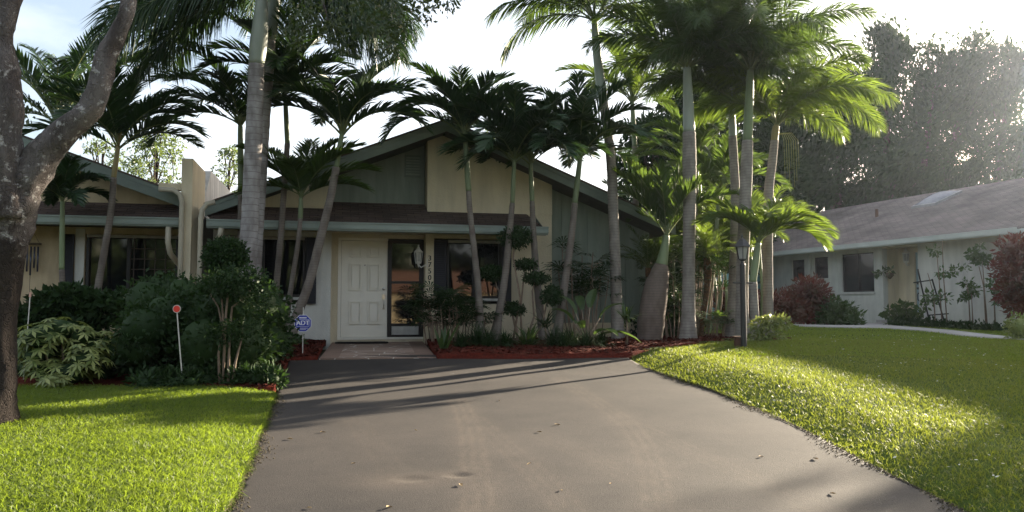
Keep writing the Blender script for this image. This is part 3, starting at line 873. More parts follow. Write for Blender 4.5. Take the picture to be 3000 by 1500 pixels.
b.hexa([(p[0], p[1], z - .25) for p, z in c4] + [(p[0], p[1], z) for p, z in c4])
patio = tag(b.build('patio', flagmat()), kind='structure')
b = MB()
def lerp2(a, c, t): return np.array(a) * (1 - t) + np.array(c) * t
for (i, j, k, l_) in ((3, 0, 2, 1), (2, 1, 3, 0)):
    a0 = lerp2(pb[i], pb[k], .0); a1 = lerp2(pb[i], pb[k], .16); c0 = lerp2(pb[j], pb[l_], 0); c1 = lerp2(pb[j], pb[l_], .16)
    b.add([(a0[0], a0[1], zf_ + .004), (a1[0], a1[1], zf_ + .004), (c1[0], c1[1], zb_ + .004), (c0[0], c0[1], zb_ + .004)], [(0, 1, 2, 3) if i == 3 else (3, 2, 1, 0)])
tag(b.build('patio_border', mat('patio_border_stone', (.24, .16, .12), (.19, .13, .10), scale=4, rough=.8)), kind='structure')
# door mat
b = MB()
b.box(-.55, .55, -.25, .25, 0, .022); b.box(-.5, .5, -.2, .2, .022, .027)
dm = b.build('door_mat', M['mat'])
pm = hp_(-.55, -.52); dm.location = (pm[0], pm[1], .733); dm.rotation_euler = (R(0), 0, HY)
dm.scale = (.95, .55, 1)
tag(dm, 'dark doormat lying before the white front door', 'doormat')

# wall lantern beside the door
def wall_lantern(loc, rz, label, s=1.0, side=1):
    t = empty('wall_lantern', loc, rz, label, 'lantern')
    b = MB(); b.lathe([(.02, .30), (.035, .26), (.075, .22), (.085, .205), (.02, .2)], (0, 0, 0), 8); b.lathe([(.012, .34), (.014, .30)], (0, 0, 0), 6); b.lathe([(.05, .0), (.055, .015), (.06, .03), (.02, .035)], (0, 0, 0), 8); b.lathe([(.005, -.07), (.015, -.03), (.03, .0)], (0, 0, 0), 6)
    for k in range(6):
        a = k * math.pi / 3
        b.tube([(.055 * math.cos(a), .055 * math.sin(a), .03), (.075 * math.cos(a), .075 * math.sin(a), .205)], .005, 4)
    b.v = [(p[0] * s, p[1] * s, p[2] * s) for p in b.v]
    b.build('cage', M['whitemetal'], t)
    b = MB(); b.lathe([(.05, .035), (.068, .2)], (0, 0, 0), 6); b.v = [(p[0] * s, p[1] * s, p[2] * s) for p in b.v]
    b.build('glass', M['lampglass'], t)
    b = MB(); b.tube([(0, 0, -.02), (.05 * side, .0, -.07), (.12 * side, 0, -.03), (.15 * side, 0, .0)], .012, 6)
    b.box(min(.15 * side, .165 * side), max(.15 * side, .165 * side), -.04, .04, -.07, .09); b.v = [(p[0] * s, p[1] * s, p[2] * s) for p in b.v]
    b.build('bracket', M['whitemetal'], t)
    return t
pl = hp_(.60, -.33)
wall_lantern((pl[0], pl[1], 2.36), HY, 'pale glass wall lantern between front door sidelight and house number post', 1.15)

# ------------------------------------------------------------------ party wall between the two units
pw = empty('party_wall', (*hp_(-3.7, 0), HZ), HY, 'tall white stucco party wall rising between the two gabled units', 'wall')
def pb_(b, name, m, parent=pw, smooth=False):
    b.v = [(p[0] + 3.7, p[1], p[2] - HZ) for p in b.v]
    return b.build(name, m, parent, smooth)
b = MB(); b.box(-3.88, -3.69, -1.36, .15, .4, 4.2)
pb_(b, 'pillar', M['stucco'])
b = MB(); b.prism([(.155, 3.3), (.155, 3.62), (1.0, 4.36), (6.0, 4.40), (11.5, 4.1), (11.5, 3.0)], -3.87, 'x', -3.70)
pb_(b, 'parapet', M['parapet'])
b = MB()
b.box(-4.28, -3.895, -1.30, -1.10, 3.62, 3.74)
pb_(b, 'coping', M['stucco'])
for pts in ([(-4.25, -1.42, 3.60), (-4.0, -1.42, 3.60), (-3.89, -1.42, 3.52), (-3.85, -1.42, 3.38), (-3.85, -1.42, .7)],
            [(-3.28, -1.42, 3.40), (-3.42, -1.42, 3.36), (-3.50, -1.42, 3.24), (-3.52, -1.42, 3.1), (-3.52, -1.42, .7)]):
    b = MB(); b.tube(pts, (.046), 10)
    pb_(b, 'downspout', M['downspout'], pw, True)
b = MB(); b.tube([(-4.10, -1.27, 2.93), (-4.10, -1.27, 2.65), (-4.07, -1.2, 2.45), (-4.0, -.6, 2.25), (-4.0, -.45, 2.15), (-4.0, -.45, .8)], .05, 8)
pb_(b, 'downspout', M['downspout'], pw, True)
b = MB(); b.tube([(-3.18, -1.27, 2.93), (-3.2, -1.27, 2.80), (-3.42, -.7, 2.3), (-3.42, -.42, 2.1), (-3.42, -.42, .8)], .05, 8)
pb_(b, 'downspout', M['downspout'], pw, True)

# ------------------------------------------------------------------ attached unit on the far side of the party wall
h2 = empty('house', (*hp_(-8.3, 0), HZ), HY, 'attached tan stucco unit with dark shuttered window beyond the party wall', 'house')
def lb(b, name, m, parent=None, smooth=False):
    b.v = [(p[0] + 8.3, p[1], p[2] - HZ) for p in b.v]
    return b.build(name, m, parent if parent is not None else h2, smooth)
R2, W2, S2 = -8.45, 5.22, .355
def rake2(u): return W2 - S2 * abs(u - R2)
b = MB()
b.box(-13, -6.25, vF, -.1, .4, 3.0); b.box(-6.25, -5.75, vF, -.1, .4, 3.0)
b.box(-5.75, -4.05, vF, -.1, .4, 1.66); b.box(-5.75, -4.05, vF, -.1, 2.86, 3.0); b.box(-4.05, -3.9, vF, -.1, .4, 3.0)
b.prism([(-13, 3.0), (-3.9, 3.0), (-3.9, rake2(-3.9) - .2), (R2, W2 - .2), (-13, rake2(-13) - .2)], vF + .003, 'y', -.05)
lb(b, 'wall', M['stucco_tan'])
b = MB(); b.box(-13, -3.9, 11, 11.1, .4, 3.3)
lb(b, 'wall', M['stucco_tan'])
b = MB()
roof_slab(b, -13.4, rake2(-13.4), R2, W2, VR - .03, VB, .035); roof_slab(b, R2, W2, -3.93, rake2(-3.93), VR - .03, VB, .035)
rf2 = lb(b, 'roof', M['shingle'])
b = MB()
for (ua, ub) in ((-13.4, R2), (R2, -3.95)):
    roof_slab(b, ua, rake2(ua) - .036, ub, rake2(ub) - .036, VR, VR + .035, .24); roof_slab(b, ua, rake2(ua) - .036, ub, rake2(ub) - .036, VR - .014, VR - .001, .075)
lb(b, 'fascia', M['trim_sage'], rf2)
b = MB(); roof_slab(b, -13.3, rake2(-13.3) - .2, R2, W2 - .215, VR + .036, .1, .02); roof_slab(b, R2, W2 - .215, -3.95, rake2(-3.95) - .2, VR + .036, .1, .02)
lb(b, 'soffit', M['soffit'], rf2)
pr2 = porch(lb, -12.5, -3.92, [(-12.5, -3.92, vF)], h2, False)
b = MB()
b.box(-12.5, -3.9, -1.32, -1.29, 2.97, 3.09); b.box(-12.5, -3.9, -1.34, -1.29, 3.075, 3.10); b.box(-12.5, -3.9, -1.29, -1.2, 2.94, 2.97); b.box(-12.5, -3.92, -1.19, -1.17, 2.93, 3.07)
lb(b, 'gutter', M['gutter'], pr2)
b = MB(); b.box(-12.5, -3.92, -1.165, -.1, 2.985, 3.02)
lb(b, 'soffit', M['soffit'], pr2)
w2_ = window(lb, h2, -5.72, -4.08, 1.74, 2.84, vF, [(-6.15, -5.93)], -4.98)
b = MB()
for k in range(4): b.box(-4.9 + .19 * k, -4.885 + .19 * k, vF + .02, vF + .045, 1.8, 2.78)
for k in range(4): b.box(-4.94, -4.14, vF + .022, vF + .043, 1.98 + .2 * k, 1.995 + .2 * k)
lb(b, 'muntin', mat('brown_muntin', (.07, .05, .04), rough=.6), w2_)
b = MB(); b.box(-5.92, -5.76, vF - .02, vF + .0, 1.5, 2.95)
lb(b, 'window_trim', M['stucco_white'])

# ------------------------------------------------------------------ neighbour's house
NO = (13.1025, 25.5); NY = R(-71.6); NZ = .72
nh = empty('house', (*NO, NZ), NY, 'pale stucco neighbour house with long grey shingle roof and skylight', 'house')
def nb_(b, name, m, parent=None, smooth=False):
    b.v = [(p[0], p[1], p[2] - NZ) for p in b.v]
    return b.build(name, m, parent if parent is not None else nh, smooth)
def np_(u, v): return (NO[0] + u * math.cos(NY) - v * math.sin(NY), NO[1] + u * math.sin(NY) + v * math.cos(NY))
EV, EW, RV, RW3 = -.62, 3.60, 5.1, 5.93
NU0, NU1 = -10.0, 8.5
b = MB()
def nwall(u0, u1, v0, v1, w0, w1): b.box(u0, u1, v0, v1, w0, w1)
wins = [(-6.18, -5.45, 2.48, 3.27), (-4.9, -4.12, 2.5, 3.3), (-3.41, -1.85, 1.96, 3.33)]
us = [-7.6]
prev = -7.6
for (a, c, w0, w1) in wins:
    nwall(prev, a, 0, .2, .4, 3.5); nwall(a, c, 0, .2, .4, w0); nwall(a, c, 0, .2, w1, 3.5)
    prev = c
nwall(prev, -1.45, 0, .2, .4, 3.5)
nwall(-5.15, -5.0, -.12, -.002, .4, 3.5)
nb_(b, 'wall', M['stucco_white'])
b = MB()
nwall(.06, 8.2, 0, .2, .4, 3.5); nwall(.06, .2, .2, .7, .4, 3.5); nwall(8.05, 8.2, .2, 9, .4, 3.5)
nb_(b, 'wall', M['stucco_white'])
b = MB()
nwall(-1.6, -1.46, .2, .7, .4, 3.5); nwall(-1.47, -.78, .7, .85, .4, 3.5); nwall(-.78, .05, .7, .85, 3.27, 3.5); nwall(-.79, .05, .71, .85, .4, 1.22)
nb_(b, 'wall', M['stucco'])
b = MB(); nwall(-10, -7.6, .05, .25, .4, 3.5); nb_(b, 'wall', M['stucco_tan'])
b = MB(); nwall(-9.995, -9.85, .255, 9.89, .4, 3.49); nb_(b, 'wall', M['stucco_tan'])
b = MB(); b.box(-9.9, 8.1, 9.9, 10.1, .41, 3.5)
nb_(b, 'wall', M['stucco_tan'])
b = MB(); b.prism([(.3, 3.5), (9.9, 3.5), (RV, RW3 - .12)], -9.97, 'x', -9.86)
nb_(b, 'gable_end', M['stucco_tan'])
b = MB(); b.prism([(.3, 3.5), (9.9, 3.5), (RV, RW3 - .12)], 8.07, 'x', 8.18)
nb_(b, 'gable_end', M['stucco_tan'])
# stepped roof
b = MB(); NV = 44
for k in range(NV):
    v0 = EV + (RV - EV) * k / NV; v1 = EV + (RV - EV) * (k + 1) / NV
    w0 = EW + (RW3 - EW) * k / NV; w1 = EW + (RW3 - EW) * (k + 1) / NV
    b.hexa([(NU0 - .3, v0, w0 - .03), (8.6, v0, w0 - .03), (8.6, v1, w1 - .045), (NU0 - .3, v1, w1 - .045), (NU0 - .3, v0, w0 + .014), (8.6, v0, w0 + .014), (8.6, v1, w1 - .002), (NU0 - .3, v1, w1 - .002)])
b.hexa([(NU0 - .3, RV, RW3 - .04), (8.6, RV, RW3 - .04), (8.6, 2 * RV - EV, EW - .04), (NU0 - .3, 2 * RV - EV, EW - .04), (NU0 - .3, RV, RW3), (8.6, RV, RW3), (8.6, 2 * RV - EV, EW), (NU0 - .3, 2 * RV - EV, EW)])
nr = nb_(b, 'roof', M['shingle_tan'])
b = MB(); b.box(NU0 - .3, 4.15, EV - .14, EV - .11, EW - .13, EW); b.box(NU0 - .3, 4.15, EV - .15, EV - .11, EW - .012, EW + .012); b.box(NU0 - .3, 4.15, EV - .11, EV - .01, EW - .16, EW - .13)
b.box(NU0 - .3, 8.6, EV - .005, EV + .02, EW - .17, EW - .032); b.box(4.16, 8.6, EV - .03, EV - .006, EW - .17, EW - .03)
nb_(b, 'gutter', mat('pale_gutter', (.50, .53, .50), (.42, .45, .42), scale=1.5, rough=.5), nr)
b = MB(); b.box(NU0 - .2, 8.5, EV + .025, .0, EW - .13, EW - .1); b.box(-1.46, .05, .0, .7, 3.42, 3.5)
nb_(b, 'soffit', M['stucco'], nr)
b = MB(); b.tube([(3.6, EV - .06, 3.46), (3.6, EV - .06, 3.34), (3.75, -.35, 3.2), (4.15, -.1, 3.08), (4.2, -.06, 2.9), (4.2, -.06, .9)], .05, 8)
nb_(b, 'downspout', M['whitemetal'], nh, True)
# skylight dome
def ns(u, v, h): return (u, v, EW + (RW3 - EW) * (v - EV) / (RV - EV) + h)
b = MB(); u0, u1, v0, v1 = -3.15, -2.05, 3.05, 4.35
b.hexa([ns(u0, v0, -.02), ns(u1, v0, -.02), ns(u1, v1, -.02), ns(u0, v1, -.02), ns(u0, v0, .1), ns(u1, v0, .1), ns(u1, v1, .1), ns(u0, v1, .1)])
sk = nb_(b, 'skylight', mat('skylight_frame', (.30, .30, .29), rough=.5))
b = MB(); n = 8; pts = []
for i in range(n + 1):
    for j in range(n + 1):
        a = i / n; c = j / n
        pts.append(ns(u0 + .06 + (u1 - u0 - .12) * a, v0 + .06 + (v1 - v0 - .12) * c, .105 + .2 * (math.sin(math.pi * a) * math.sin(math.pi * c)) ** .6))
b.add(pts, [(i * (n + 1) + j, (i + 1) * (n + 1) + j, (i + 1) * (n + 1) + j + 1, i * (n + 1) + j + 1) for i in range(n) for j in range(n)])
nb_(b, 'dome', mat('skylight_acrylic', (.20, .20, .22), rough=.25, spec=.5), sk, True)
b = MB(); p0 = ns(-4.4, 2.6, 0); b.tube([(p0[0], p0[1], p0[2] - .05), (p0[0], p0[1], p0[2] + .3)], .06, 8)
nb_(b, 'vent_pipe', M['rust'])
for i, (a, c, w0, w1) in enumerate(wins):
    b = MB(); t = .04
    b.box(a, c, .06, .12, w0, w0 + t); b.box(a, c, .06, .12, w1 - t, w1); b.box(a, a + t, .06, .12, w0 + t, w1 - t); b.box(c - t, c, .06, .12, w0 + t, w1 - t)
    if i == 2: b.box((a + c) / 2 - .03, (a + c) / 2 + .03, .065, .12, w0 + t, w1 - t)
    if i == 1: b.box(a + t, c - t, .07, .12, (w0 + w1) / 2 - .02, (w0 + w1) / 2 + .02)
    wi = nb_(b, 'window', M['darkframe'])
    b = MB(); b.box(a + t, c - t, .10, .115, w0 + t, w1 - t); nb_(b, 'pane', M['glass_n'], wi)
    b = MB(); b.box(a - .04, c + .04, -.05, .06, w0 - .07, w0 - .003); nb_(b, 'sill', M['stucco_white'], wi)
b = MB(); b.box(-.76, .05, .74, .79, 1.23, 3.26); nd = nb_(b, 'door', M['tealdoor'])
b = MB(); b.tube([(-.66, .74, 2.22), (-.66, .69, 2.22)], .04, 8); b.tube([(-.66, .74, 2.05), (-.66, .69, 2.05)], .04, 8); b.tube([(-.66, .735, 1.9), (-.66, .68, 1.86), (-.66, .68, 1.68), (-.66, .735, 1.64)], .018, 6)
nb_(b, 'handle', M['blackmetal'], nd)
b = MB(); b.box(-1.44, .04, -.35, .69, .6, 1.0); b.box(-1.44, .04, .1, .69, 1.002, 1.15)
nb_(b, 'step', M['path'])
q = np_(-.98, .55)
wall_lantern((q[0], q[1], 2.93), NY - math.pi / 2, 'small brass lantern glowing pale on the neighbour entry wall', 1.5, -1)

# teal fence between the houses
fc = empty('fence', (0, 0, 0), 0, 'teal painted board fence behind the tall palms', 'fence')
A = np.array([7.2, 27.6]); B_ = np.array(np_(-7.75, -.05))
L_ = np.linalg.norm(B_ - A); dx = (B_ - A) / L_
nbd = int(L_ / .2)
b = MB()
for k in range(nbd):
    p = A + dx * (k * .2 + .006); q = A + dx * (k * .2 + .194)
    nrm = np.array([-dx[1], dx[0]]) * .012
    h = 2.62
    b.hexa([(*(p - nrm), .7), (*(q - nrm), .7), (*(q + nrm), .7), (*(p + nrm), .7), (*(p - nrm), h), (*(q - nrm), h), (*(q + nrm), h), (*(p + nrm), h)])
b.build('board_panel', M['teal'], fc)
b = MB()
nrm = np.array([-dx[1], dx[0]])
for h in (1.0, 2.35):
    p = A + nrm * .015; q = B_ + nrm * .015
    b.hexa([(*p, h), (*q, h), (*(q + nrm * .05), h), (*(p + nrm * .05), h), (*p, h + .09), (*q, h + .09), (*(q + nrm * .05), h + .09), (*(p + nrm * .05), h + .09)])
p = A - nrm * .03; q = B_ - nrm * .03
b.hexa([(*p, 2.625), (*q, 2.625), (*(q + nrm * .06), 2.625), (*(p + nrm * .06), 2.625), (*p, 2.66), (*q, 2.66), (*(q + nrm * .06), 2.66), (*(p + nrm * .06), 2.66)])
b.build('rail', M['teal'], fc)
# shed with pale teal roof beyond the fence
sh = empty('shed', (9.6, 33.5, .7), R(10), 'shed with pale teal roof showing over the fence', 'shed')
b = MB(); b.box(-1.5, 1.5, -1, 1, 0, 2.35); b.build('wall', M['teal'], sh)
b = MB(); b.prism([(-1.8, 2.35), (1.8, 2.35), (1.8, 2.42), (0, 2.95), (-1.8, 2.42)], -1.25, 'y', 1.25); b.build('roof', mat('pale_teal_roof', (.38, .48, .48), rough=.6), sh)
# pink house far behind
ph = empty('house', (7.0, 40, .75), R(8), 'distant pink stucco house with clay roof glimpsed behind the bottle palm', 'house')
b = MB(); b.box(-5, 3.5, 0, 7, 0, 2.7); b.build('wall', M['terracotta'], ph)
b = MB(); b.add([(-5.5, -.5, 2.7), (4, -.5, 2.7), (4, 7.5, 2.7), (-5.5, 7.5, 2.7), (-2, 3.5, 4.0), (.5, 3.5, 4.0)], [(0, 1, 5, 4), (1, 2, 5), (2, 3, 4, 5), (3, 0, 4), (3, 2, 1, 0)]); b.build('roof', M['tile'], ph)
b = MB(); b.box(-1.2, .4, -.03, .02, 1.0, 2.2); b.build('window', M['glass_n'], ph)

# ------------------------------------------------------------------ palms
def frond_arrays(p0, phi, e0, bend, L, nl, ll, lw, style, r, lift=.45, droop=.25, pet=.14):
    n = 13
    s = np.linspace(0, 1, n)
    el = e0 - bend * s ** 1.25
    ph = phi + r.normal(0, .08) * s
    d = np.column_stack([np.cos(el) * np.cos(ph), np.cos(el) * np.sin(ph), np.sin(el)])
    P = np.vstack([[0, 0, 0], np.cumsum((d[:-1] + d[1:]) / 2 * (L / (n - 1)), 0)]) + np.asarray(p0)
    side = np.column_stack([np.sin(ph), -np.cos(ph), np.zeros(n)])
    nrm = np.cross(side, d)
    # rachis: three-sided taper
    rw = np.interp(s, [0, .1, 1], [.028, .018, .003]) * (L / 2.0)
    ring = []
    for a in (0, 2.1, 4.2):
        ring.append(P + rw[:, None] * (side * math.cos(a) + nrm * math.sin(a)))
    RVt = np.stack(ring, 1).reshape(-1, 3)
    RQ = []
    for i in range(n - 1):
        for k in range(3):
            a = i * 3 + k; b = i * 3 + (k + 1) % 3
            RQ.append((a, b, b + 3, a + 3))
    # leaflets
    t = np.linspace(pet, .995, nl) + r.uniform(-.004, .004, nl)
    t = np.clip(np.repeat(t, 2), 0, 1); sg = np.tile([1.0, -1.0], nl)
    m = len(t)
    def itp(A): return np.column_stack([np.interp(t, s, A[:, k]) for k in range(3)])
    b0, dd, ss, nn = itp(P), itp(d), itp(side), itp(nrm)
    prof = np.clip(np.sin(np.pi * np.clip(.10 + .86 * (t - pet) / (1 - pet), 0, 1)), .05, 1) ** .55
    ln = ll * prof * r.uniform(.86, 1.1, m)
    fw = np.interp(t, [0, 1], [.55, 1.5]) + r.normal(0, .08, m)
    if style == 'plume':
        roll = r.uniform(-1.1, 1.25, m)
    elif style == 'king':
        roll = np.full(m, lift) + r.normal(0, .12, m)
    else:
        roll = np.full(m, lift) + r.normal(0, .16, m)
    lat = ss * (sg * np.cos(roll))[:, None] + nn * np.sin(roll)[:, None]
    dr = lat + dd * fw[:, None]
    dr /= np.linalg.norm(dr, axis=1)[:, None]
    wv = dd - dr * np.sum(dd * dr, 1)[:, None]
    wv /= np.linalg.norm(wv, axis=1)[:, None] + 1e-9
    tw = r.normal(0, .35, m)
    wv = wv * np.cos(tw)[:, None] + np.cross(dr, wv) * np.sin(tw)[:, None]
    w = lw * prof ** .5 * r.uniform(.8, 1.15, m)
    g = np.array([0, 0, -1.0])
    mid = b0 + dr * (ln * .5)[:, None] + g * (droop * .22 * ln)[:, None]
    tip = b0 + dr * (ln * .97)[:, None] + g * (droop * ln)[:, None]
    LV = np.stack([b0 - wv * (w * .3)[:, None], b0 + wv * (w * .3)[:, None], mid + wv * (w * .5)[:, None], mid - wv * (w * .5)[:, None], tip], 1).reshape(-1, 3)
    i5 = np.arange(m)[:, None] * 5
    Q = i5 + np.array([[0, 1, 2, 3]]); T = i5 + np.array([[3, 2, 4]])
    k = len(RVt)
    V = np.vstack([RVt, LV])
    return V, np.array(RQ, np.int32), (Q + k).astype(np.int32), (T + k).astype(np.int32)

def make_frond(parent, origin, p0, phi, e0, bend, L, nl, ll, lw, style, r, leaf, lift, droop, pet=.14):
    V, RQ, Q, T = frond_arrays(p0, phi, e0, bend, L, nl, ll, lw, style, r, lift, droop, pet)
    V = V - np.asarray(origin)
    np_mesh('frond', V, [RQ, Q, T], [M['rachis'], leaf], parent, midx=np.concatenate([np.zeros(len(RQ)), np.ones(len(Q) + len(T))]))

STY = {
 'xmas':  dict(nl=60, ll=.50, lw=.040, style='v', lift=.55, droop=.22, leaf='frond_dark', L=1.8),
 'king':  dict(nl=84, ll=.66, lw=.034, style='king', lift=-.1, droop=.42, leaf='frond', L=2.6),
 'plume': dict(nl=170, ll=.52, lw=.024, style='plume', lift=.2, droop=.30, leaf='frond', L=2.4),
 'royal': dict(nl=170, ll=.66, lw=.024, style='plume', lift=.2, droop=.5, leaf='frond_dark', L=3.2),
 'bottle':dict(nl=44, ll=.42, lw=.040, style='v', lift=.75, droop=.08, leaf='frond', L=1.7),
 'pygmy': dict(nl=44, ll=.22, lw=.014, style='v', lift=.25, droop=.15, leaf='frond_bright', L=.95),
 'areca': dict(nl=50, ll=.48, lw=.028, style='v', lift=.45, droop=.22, leaf='frond_bright', L=2.0),
}
def palm(name, label, trunk_pts, radii, shaft_pts, shaft_r, sty, fr, seed, tmat='xmas', smat='shaft', group='palms standing in front of the houses', cat='palm tree', **kw):
    """trunk_pts / shaft_pts: world points from the ground up; fr: list of (azimuth deg, elevation deg, bend deg, length factor) or (n_low, n_mid, n_high)"""
    r = np.random.default_rng(seed)
    S = dict(STY[sty]); S.update(kw)
    o = np.array(trunk_pts[0], float)
    t = empty(name, tuple(o), 0, label, cat, group)
    # resample the trunk smoothly
    def dens(pts, rad, k):
        pts = np.array(pts, float); rad = np.array(rad, float)
        s = np.linspace(0, len(pts) - 1, k); i = np.arange(len(pts))
        # catmull-rom
        out = []
        for q in s:
            j = int(min(q, len(pts) - 2)); f = q - j
            p0, p1, p2, p3 = pts[max(j - 1, 0)], pts[j], pts[j + 1], pts[min(j + 2, len(pts) - 1)]
            out.append(.5 * ((2 * p1) + (-p0 + p2) * f + (2 * p0 - 5 * p1 + 4 * p2 - p3) * f * f + (-p0 + 3 * p1 - 3 * p2 + p3) * f ** 3))
        return np.array(out), np.interp(s, i, rad)
    L_ = sum(np.linalg.norm(np.array(b) - np.array(a)) for a, b in zip(trunk_pts[:-1], trunk_pts[1:]))
    P, Rr = dens(trunk_pts, radii, max(12, int(L_ / .09)))
    ringh = 1 + .03 * np.sin(np.arange(len(P)) * 2.4) + r.normal(0, .012, len(P))
    b = MB(); b.tube([p - o for p in P], list(Rr * ringh), 14)
    b.build('trunk', M[tmat], t, True)
    if shaft_pts is not None:
        P, Rr = dens(shaft_pts, shaft_r, 14)
        b = MB(); b.tube([p - o for p in P], list(Rr), 12)
        b.build('crownshaft', M[smat], t, True)
        top = np.array(shaft_pts[-1], float); dirv = top - np.array(shaft_pts[-2], float)
    else:
        top = np.array(trunk_pts[-1], float); dirv = top - np.array(trunk_pts[-2], float)
    dirv /= np.linalg.norm(dirv)
    # crown heart: spear leaf and sheath bases
    b = MB(); b.tube([top - o - dirv * .1, top - o + dirv * .25, top - o + dirv * S['L'] * .5], [shaft_r[-1] * .9 if shaft_pts is not None else radii[-1], .03, .004], 7)
    crown = b.build('crown', M[smat] if shaft_pts is not None else M['rachis'], t, True)
    if isinstance(fr, tuple):
        nlow, nmid, nhi = fr; lst = []
        a0 = r.uniform(0, 360)
        for k in range(nlow): lst.append((a0 + 360 / nlow * k + r.normal(0, 9), r.uniform(34, 50), r.uniform(72, 95), r.uniform(.9, 1.05)))
        for k in range(nmid): lst.append((a0 + 31 + 360 / nmid * k + r.normal(0, 9), r.uniform(54, 68), r.uniform(66, 88), r.uniform(.92, 1.05)))
        for k in range(nhi): lst.append((a0 + 11 + 360 / nhi * k + r.normal(0, 12), r.uniform(70, 85), r.uniform(40, 68), r.uniform(.85, 1.02)))
    else: lst = fr
    for (az, e0, bd, lf, *lm) in lst:
        make_frond(crown, o, top + dirv * r.uniform(-.06, .06), R(az), R(e0), R(bd), S['L'] * lf, S['nl'], S['ll'], S['lw'], S['style'], r, M[lm[0] if lm else S['leaf']], S['lift'], S['droop'])
    return t
def trunkline(pix, Y, groundbase=True, dz=0.0, dy=0.0):
    """photograph pixels from base to top at depth Y -> points; the base is dropped to the ground"""
    pts = [at(px, py, Y + dy * i) for i, (px, py) in enumerate(pix)]
    if groundbase:
        pts[0][2] = float(gz(pts[0][0], pts[0][1])) + .02 + dz
    return pts
def pr_(px, Y): return px * Y / F / 2      # pixel width -> radius

# tall royal palm in front of the party wall and its darker twin
Y = 13.0
palm('palm_tree', 'tall grey ringed royal palm rising out of the clipped hedge', trunkline([(716, 1010), (724, 800), (733, 620), (742, 430), (748, 300), (751, 190)], Y), [pr_(w, Y) for w in (58, 52, 50, 50, 47, 45)],
     trunkline([(751, 190), (757, 130), (763, 70), (766, 20), (769, -20)], Y, False), [pr_(w, Y) for w in (46, 52, 46, 38, 30)], 'royal',
     [(182, 8, 62, .9), (192, 20, 100, 1.0), (165, 16, 90, .95), (176, 34, 118, 1.0), (208, 6, 75, .85), (150, 25, 100, .95), (172, 2, 70, .75), (-6, 8, 85, .8), (10, 18, 95, .9), (-24, 20, 100, .85), (24, 30, 110, .95), (3, -4, 60, .6), (90, 45, 90, 1), (120, 60, 100, 1), (60, 52, 100, 1), (270, 75, 60, .9), (330, 60, 110, .8), (300, 82, 50, .9)], 11, 'royal', 'shaft_grey')
Y = 14.2
palm('palm_tree', 'second grey royal palm half hidden behind the tall one', trunkline([(735, 1000), (743, 800), (752, 650), (761, 520), (767, 420), (777, 280), (790, 120)], Y), [pr_(w, Y) for w in (50, 44, 42, 41, 40, 38, 36)],
     trunkline([(790, 120), (797, 60), (804, 0), (810, -50)], Y, False), [pr_(w, Y) for w in (36, 40, 34, 28)], 'royal',
     [(0, 18, 95, .95), (20, 34, 105, 1), (-18, 30, 108, .9), (60, 45, 100, 1), (120, 45, 100, 1), (175, 40, 95, .9), (200, 30, 100, .8), (-40, 40, 105, .9), (330, 65, 100, 1), (90, 75, 80, 1), (8, 50, 110, 1.05)], 12, 'royal', 'shaft_grey')

XM = 'christmas palms along the house fronts'
def xmas(label, base_pix, mid, top, shaft_top, Y, fr, seed, w=(24, 18, 16), ws=(16, 13), L=None, tm='xmas', sm='shaft', name='palm_tree', group=XM, sty='xmas', **kw):
    tp = trunkline([base_pix] + mid + [top], Y)
    n = len(tp)
    rad = np.interp(np.linspace(0, 1, n), [0, .12, 1], [pr_(w[0] * 1.25, Y), pr_(w[1], Y), pr_(w[2], Y)])
    sp = trunkline([top, ((top[0] + shaft_top[0]) / 2, (top[1] + shaft_top[1]) / 2), shaft_top], Y, False)
    if L: kw['L'] = L
    return palm(name, label, tp, list(rad), sp, [pr_(ws[0], Y), pr_(ws[0], Y), pr_(ws[1], Y)], sty, fr, seed, tm, sm, group, **kw)

# in front of the attached unit
xmas('christmas palm leaning past the attached unit window with yellowed crownshaft', (268, 985), [(285, 860), (305, 740), (325, 620)], (333, 520), (346, 430), 14.0, (5, 6, 6), 21, (30, 21, 17), (15, 12), 1.75, sm='shaft_y')
xmas('christmas palm whose fan of dark fronds opens beside the bark limb', (160, 985), [(160, 850), (160, 700)], (163, 520), (166, 365), 15.0,
     [(170, 62, 70, 1.0), (140, 75, 60, 1.05), (190, 50, 95, .95), (205, 68, 70, 1), (20, 66, 60, 1.05), (50, 72, 60, 1), (-10, 58, 70, 1.1), (90, 80, 50, 1), (110, 60, 70, 1), (-30, 70, 60, 1), (250, 66, 80, .95), (170, 30, 100, .8), (300, 60, 80, .9), (80, 50, 80, 1), (5, 76, 55, 1.05)], 22, (20, 17, 16), (18, 15), 2.45)
xmas('small christmas palm with smooth green stem before the attached unit', (186, 975), [(184, 880)], (181, 790), (183, 590), 13.6, (4, 4, 4), 23, (20, 17, 15), (15, 11), .98, ll=.34)
